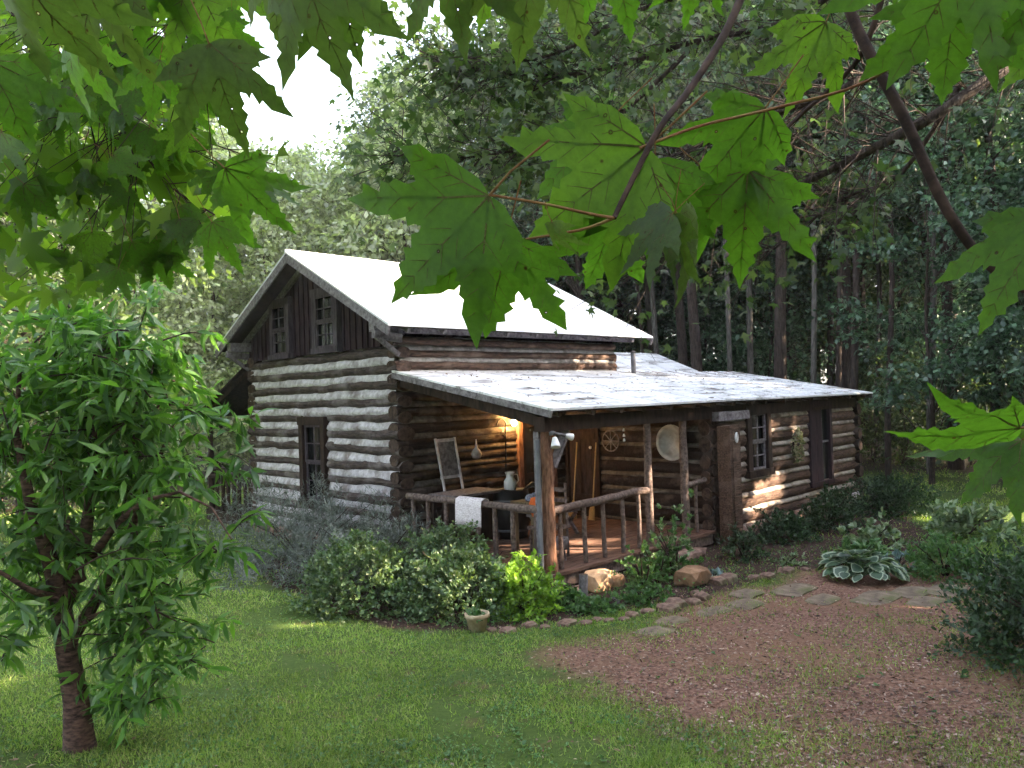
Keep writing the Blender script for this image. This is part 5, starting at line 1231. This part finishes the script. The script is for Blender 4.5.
# a leafier mass further back
for k in range(300):
    x_ = random.uniform(-40, 285); y_ = random.uniform(-20, 320)
    if not ok_left(x_, y_) : continue
    if random.random() > 1.15-y_/420: continue
    cand.append((at(x_, y_, random.uniform(2.3, 4.2)), 3))
cand.sort(key=lambda c: c[1]); near, rest = cand[:60], cand[60:]
for e, z_ in near:
    s = random.uniform(.075, .12); a = random.uniform(-2.5, -.6); dpx = s*F_PX/z_
    x_, y_, z_ = pjn(np.array(e)); place_leaf(ml_, (x_, y_), (x_+math.cos(a)*dpx, y_-math.sin(a)*dpx), z_, random.uniform(-.5, .5), random.uniform(-.9, .9))
def foliage_part(parent, E, lo, hi, mat, tm=T_MAPLE, down=.7, zz=.3):
    E = np.array([tuple(e) for e in E]); E = E[~lit(E)]; n = len(E); d = unit(rng.normal(0, .8, (n, 3))+np.array([0, 0, -down]))
    me = leaves('foliage', E-np.array(parent.location), d, unit(rng.normal(0, .6, (n, 3))-Fn*.5+np.array([0, 0, zz])), rng.uniform(lo, hi, n), tm, [mat])
    o = link('foliage', me, parent); o['kind'] = 'stuff'; return o
extra = []
for e, z_ in rest:
    extra.append(e)
    for k in range(1): extra.append(e+Vector(rng.normal(0, .13, 3)))
foliage_part(ml_, [e for e in extra if ok_left(*pjn(np.array(e))[:2])], .07, .125, 'maple_small')
tw.build('twigs', 'twig', ml_)

# big tree overhead on the right, mid distance: dark limbs and a veil of small leaves
po = gd(9.5, 7.0); ot = empty('overhanging_tree', po); tag(ot, 'overhanging tree with dark bare limbs and fine twigs above the cabin roof', 'tree')
b = MB(); b.tube([po+Vector((0, 0, -.3)), po+Vector((-.1, 0, 3)), po+Vector((.1, .1, 7)), po+Vector((0, 0, 11))], [.3, .25, .2, .1], 14, 0, .1); b.build('trunk', 'bark', ot)
limbs = [branch(ot, [(1180, 10, 6.6), (1080, 30, 6.3), (1010, 66, 6.0), (930, 118, 6.0), (860, 155, 6.1), (780, 195, 6.3), (700, 232, 6.6), (660, 262, 6.8)], .065, .012, 'limb', 'bark'),
         branch(ot, [(1120, -120, 6.5), (960, -40, 6), (880, 60, 5.8), (830, 95, 5.8), (760, 118, 6), (690, 150, 6.2), (620, 170, 6.4)], .05, .008, 'limb', 'bark'),
         branch(ot, [(1000, -100, 6.5), (880, -40, 6.8), (790, 20, 7), (700, 40, 7.2), (600, 70, 7.5), (520, 75, 7.6), (440, 62, 7.8)], .045, .006, 'limb', 'bark'),
         branch(ot, [(880, -60, 7), (740, -20, 7), (640, 10, 7.3), (560, 52, 7.5), (500, 62, 7.6), (465, 50, 7.8)], .03, .006, 'limb', 'bark'),
         branch(ot, [(960, 85, 6.2), (900, 175, 6.6), (840, 200, 6.8), (760, 260, 7)], .025, .006, 'limb', 'bark'),
         branch(ot, [(700, 40, 7.2), (600, 130, 7.3), (520, 150, 7.5), (450, 158, 7.6), (400, 150, 7.8)], .02, .005, 'limb', 'bark')]
bb = MB(); bb.tube([po+Vector((0, 0, 6)), at(1180, 10, 6.6)], [.12, .065], 9); bb.tube([po+Vector((0, 0, 7.5)), at(1120, -120, 6.5)], [.1, .05], 9); bb.tube([po+Vector((0, 0, 8)), at(1000, -100, 6.5)], [.1, .045], 9); bb.tube([at(1000, -100, 6.5), at(880, -60, 7)], [.04, .03], 8); bb.build('limb', 'bark', ot)
tw = MB(); E = []
for Q in limbs:
    for q in Q[3:]:
        for k in range(5):
            a = random.uniform(1.9, 4.6); L_ = random.uniform(.25, 1.15)
            d = (RT*math.cos(a)+UP*math.sin(a)*.7+FW*random.uniform(-.7, .9)).normalized()
            m = q+d*L_*.5+UP*random.uniform(-.06, .08); e = q+d*L_+UP*random.uniform(-.12, .04)
            tw.tube([q, m, e], [.007, .0045, .002], 4); E.append((m, e))
            for j in range(2):
                e2 = m+Vector(rng.normal(0, .22, 3)); tw.tube([m, e2], [.003, .0015], 4); E.append((m, e2))
tw.build('twigs', 'bark', ot)
LV = []
for m, e in E:
    x_, y_, z_ = pjn(np.array(e))
    dens = 5.5 if x_ < 720 else 5
    if x_ > 880: dens = 2.5
    for j in range(int(dens*random.uniform(.4, 1.6))):
        p = m+(e-m)*random.uniform(.3, 1.15)+Vector(rng.normal(0, .09, 3)); LV.append(p)
foliage_part(ot, LV, .06, .12, 'canopy', T_MAPLE, .5, .8)

# ------------------------------------------------------------------ the pale evening air
HAZE = .0008
b = MB(); b.box((-240, -240, -3), (240, 240, 30))
m, nt = newmat('haze_air'); pv = N(nt, 'ShaderNodeVolumePrincipled', i_Density=HAZE, i_Anisotropy=.3); pv.inputs['Color'].default_value = (1, .98, .95, 1)
o_ = N(nt, 'ShaderNodeOutputMaterial'); nt.links.new(pv.outputs[0], o_.inputs['Volume']); MT['haze'] = m
hz = b.build('haze', 'haze'); tag(hz, 'thin pale evening haze filling the clearing', 'haze', kind='stuff')

# ------------------------------------------------------------------ sky and sun
w = bpy.data.worlds.new('World'); sc.world = w; w.use_nodes = True; nt = w.node_tree; nt.nodes.clear()
sky = N(nt, 'ShaderNodeTexSky', sky_type='NISHITA'); sky.sun_disc = False; sky.sun_elevation = SUN_EL; sky.sun_rotation = math.pi/2-SUN_AZ
sky.air_density = 1.0; sky.dust_density = 3.0; sky.ozone_density = 1.0
hs = N(nt, 'ShaderNodeHueSaturation', i_Saturation=.55); nt.links.new(sky.outputs[0], hs.inputs['Color'])
bg = N(nt, 'ShaderNodeBackground', i_Strength=.15); nt.links.new(hs.outputs[0], bg.inputs[0])
wo = N(nt, 'ShaderNodeOutputWorld'); nt.links.new(bg.outputs[0], wo.inputs[0])
sl = bpy.data.lights.new('sun', 'SUN'); sl.energy = 5; sl.angle = R_(.5); sl.color = (1, .80, .58)
so_ = bpy.data.objects.new('sun', sl); col.objects.link(so_); so_.rotation_euler = Vector(S).to_track_quat('Z', 'Y').to_euler()
vs_ = sc.view_settings; vs_.view_transform = 'Standard'; vs_.look = 'None'; vs_.gamma = 1; vs_.exposure = 3.2; vs_.use_curve_mapping = False
cy = sc.cycles; cy.max_bounces = 6; cy.diffuse_bounces = 3; cy.glossy_bounces = 2; cy.transmission_bounces = 3; cy.transparent_max_bounces = 6
cy.use_denoising = True; cy.use_adaptive_sampling = True; cy.adaptive_threshold = .03; cy.caustics_reflective = False; cy.caustics_refractive = False; cy.sample_clamp_indirect = 6
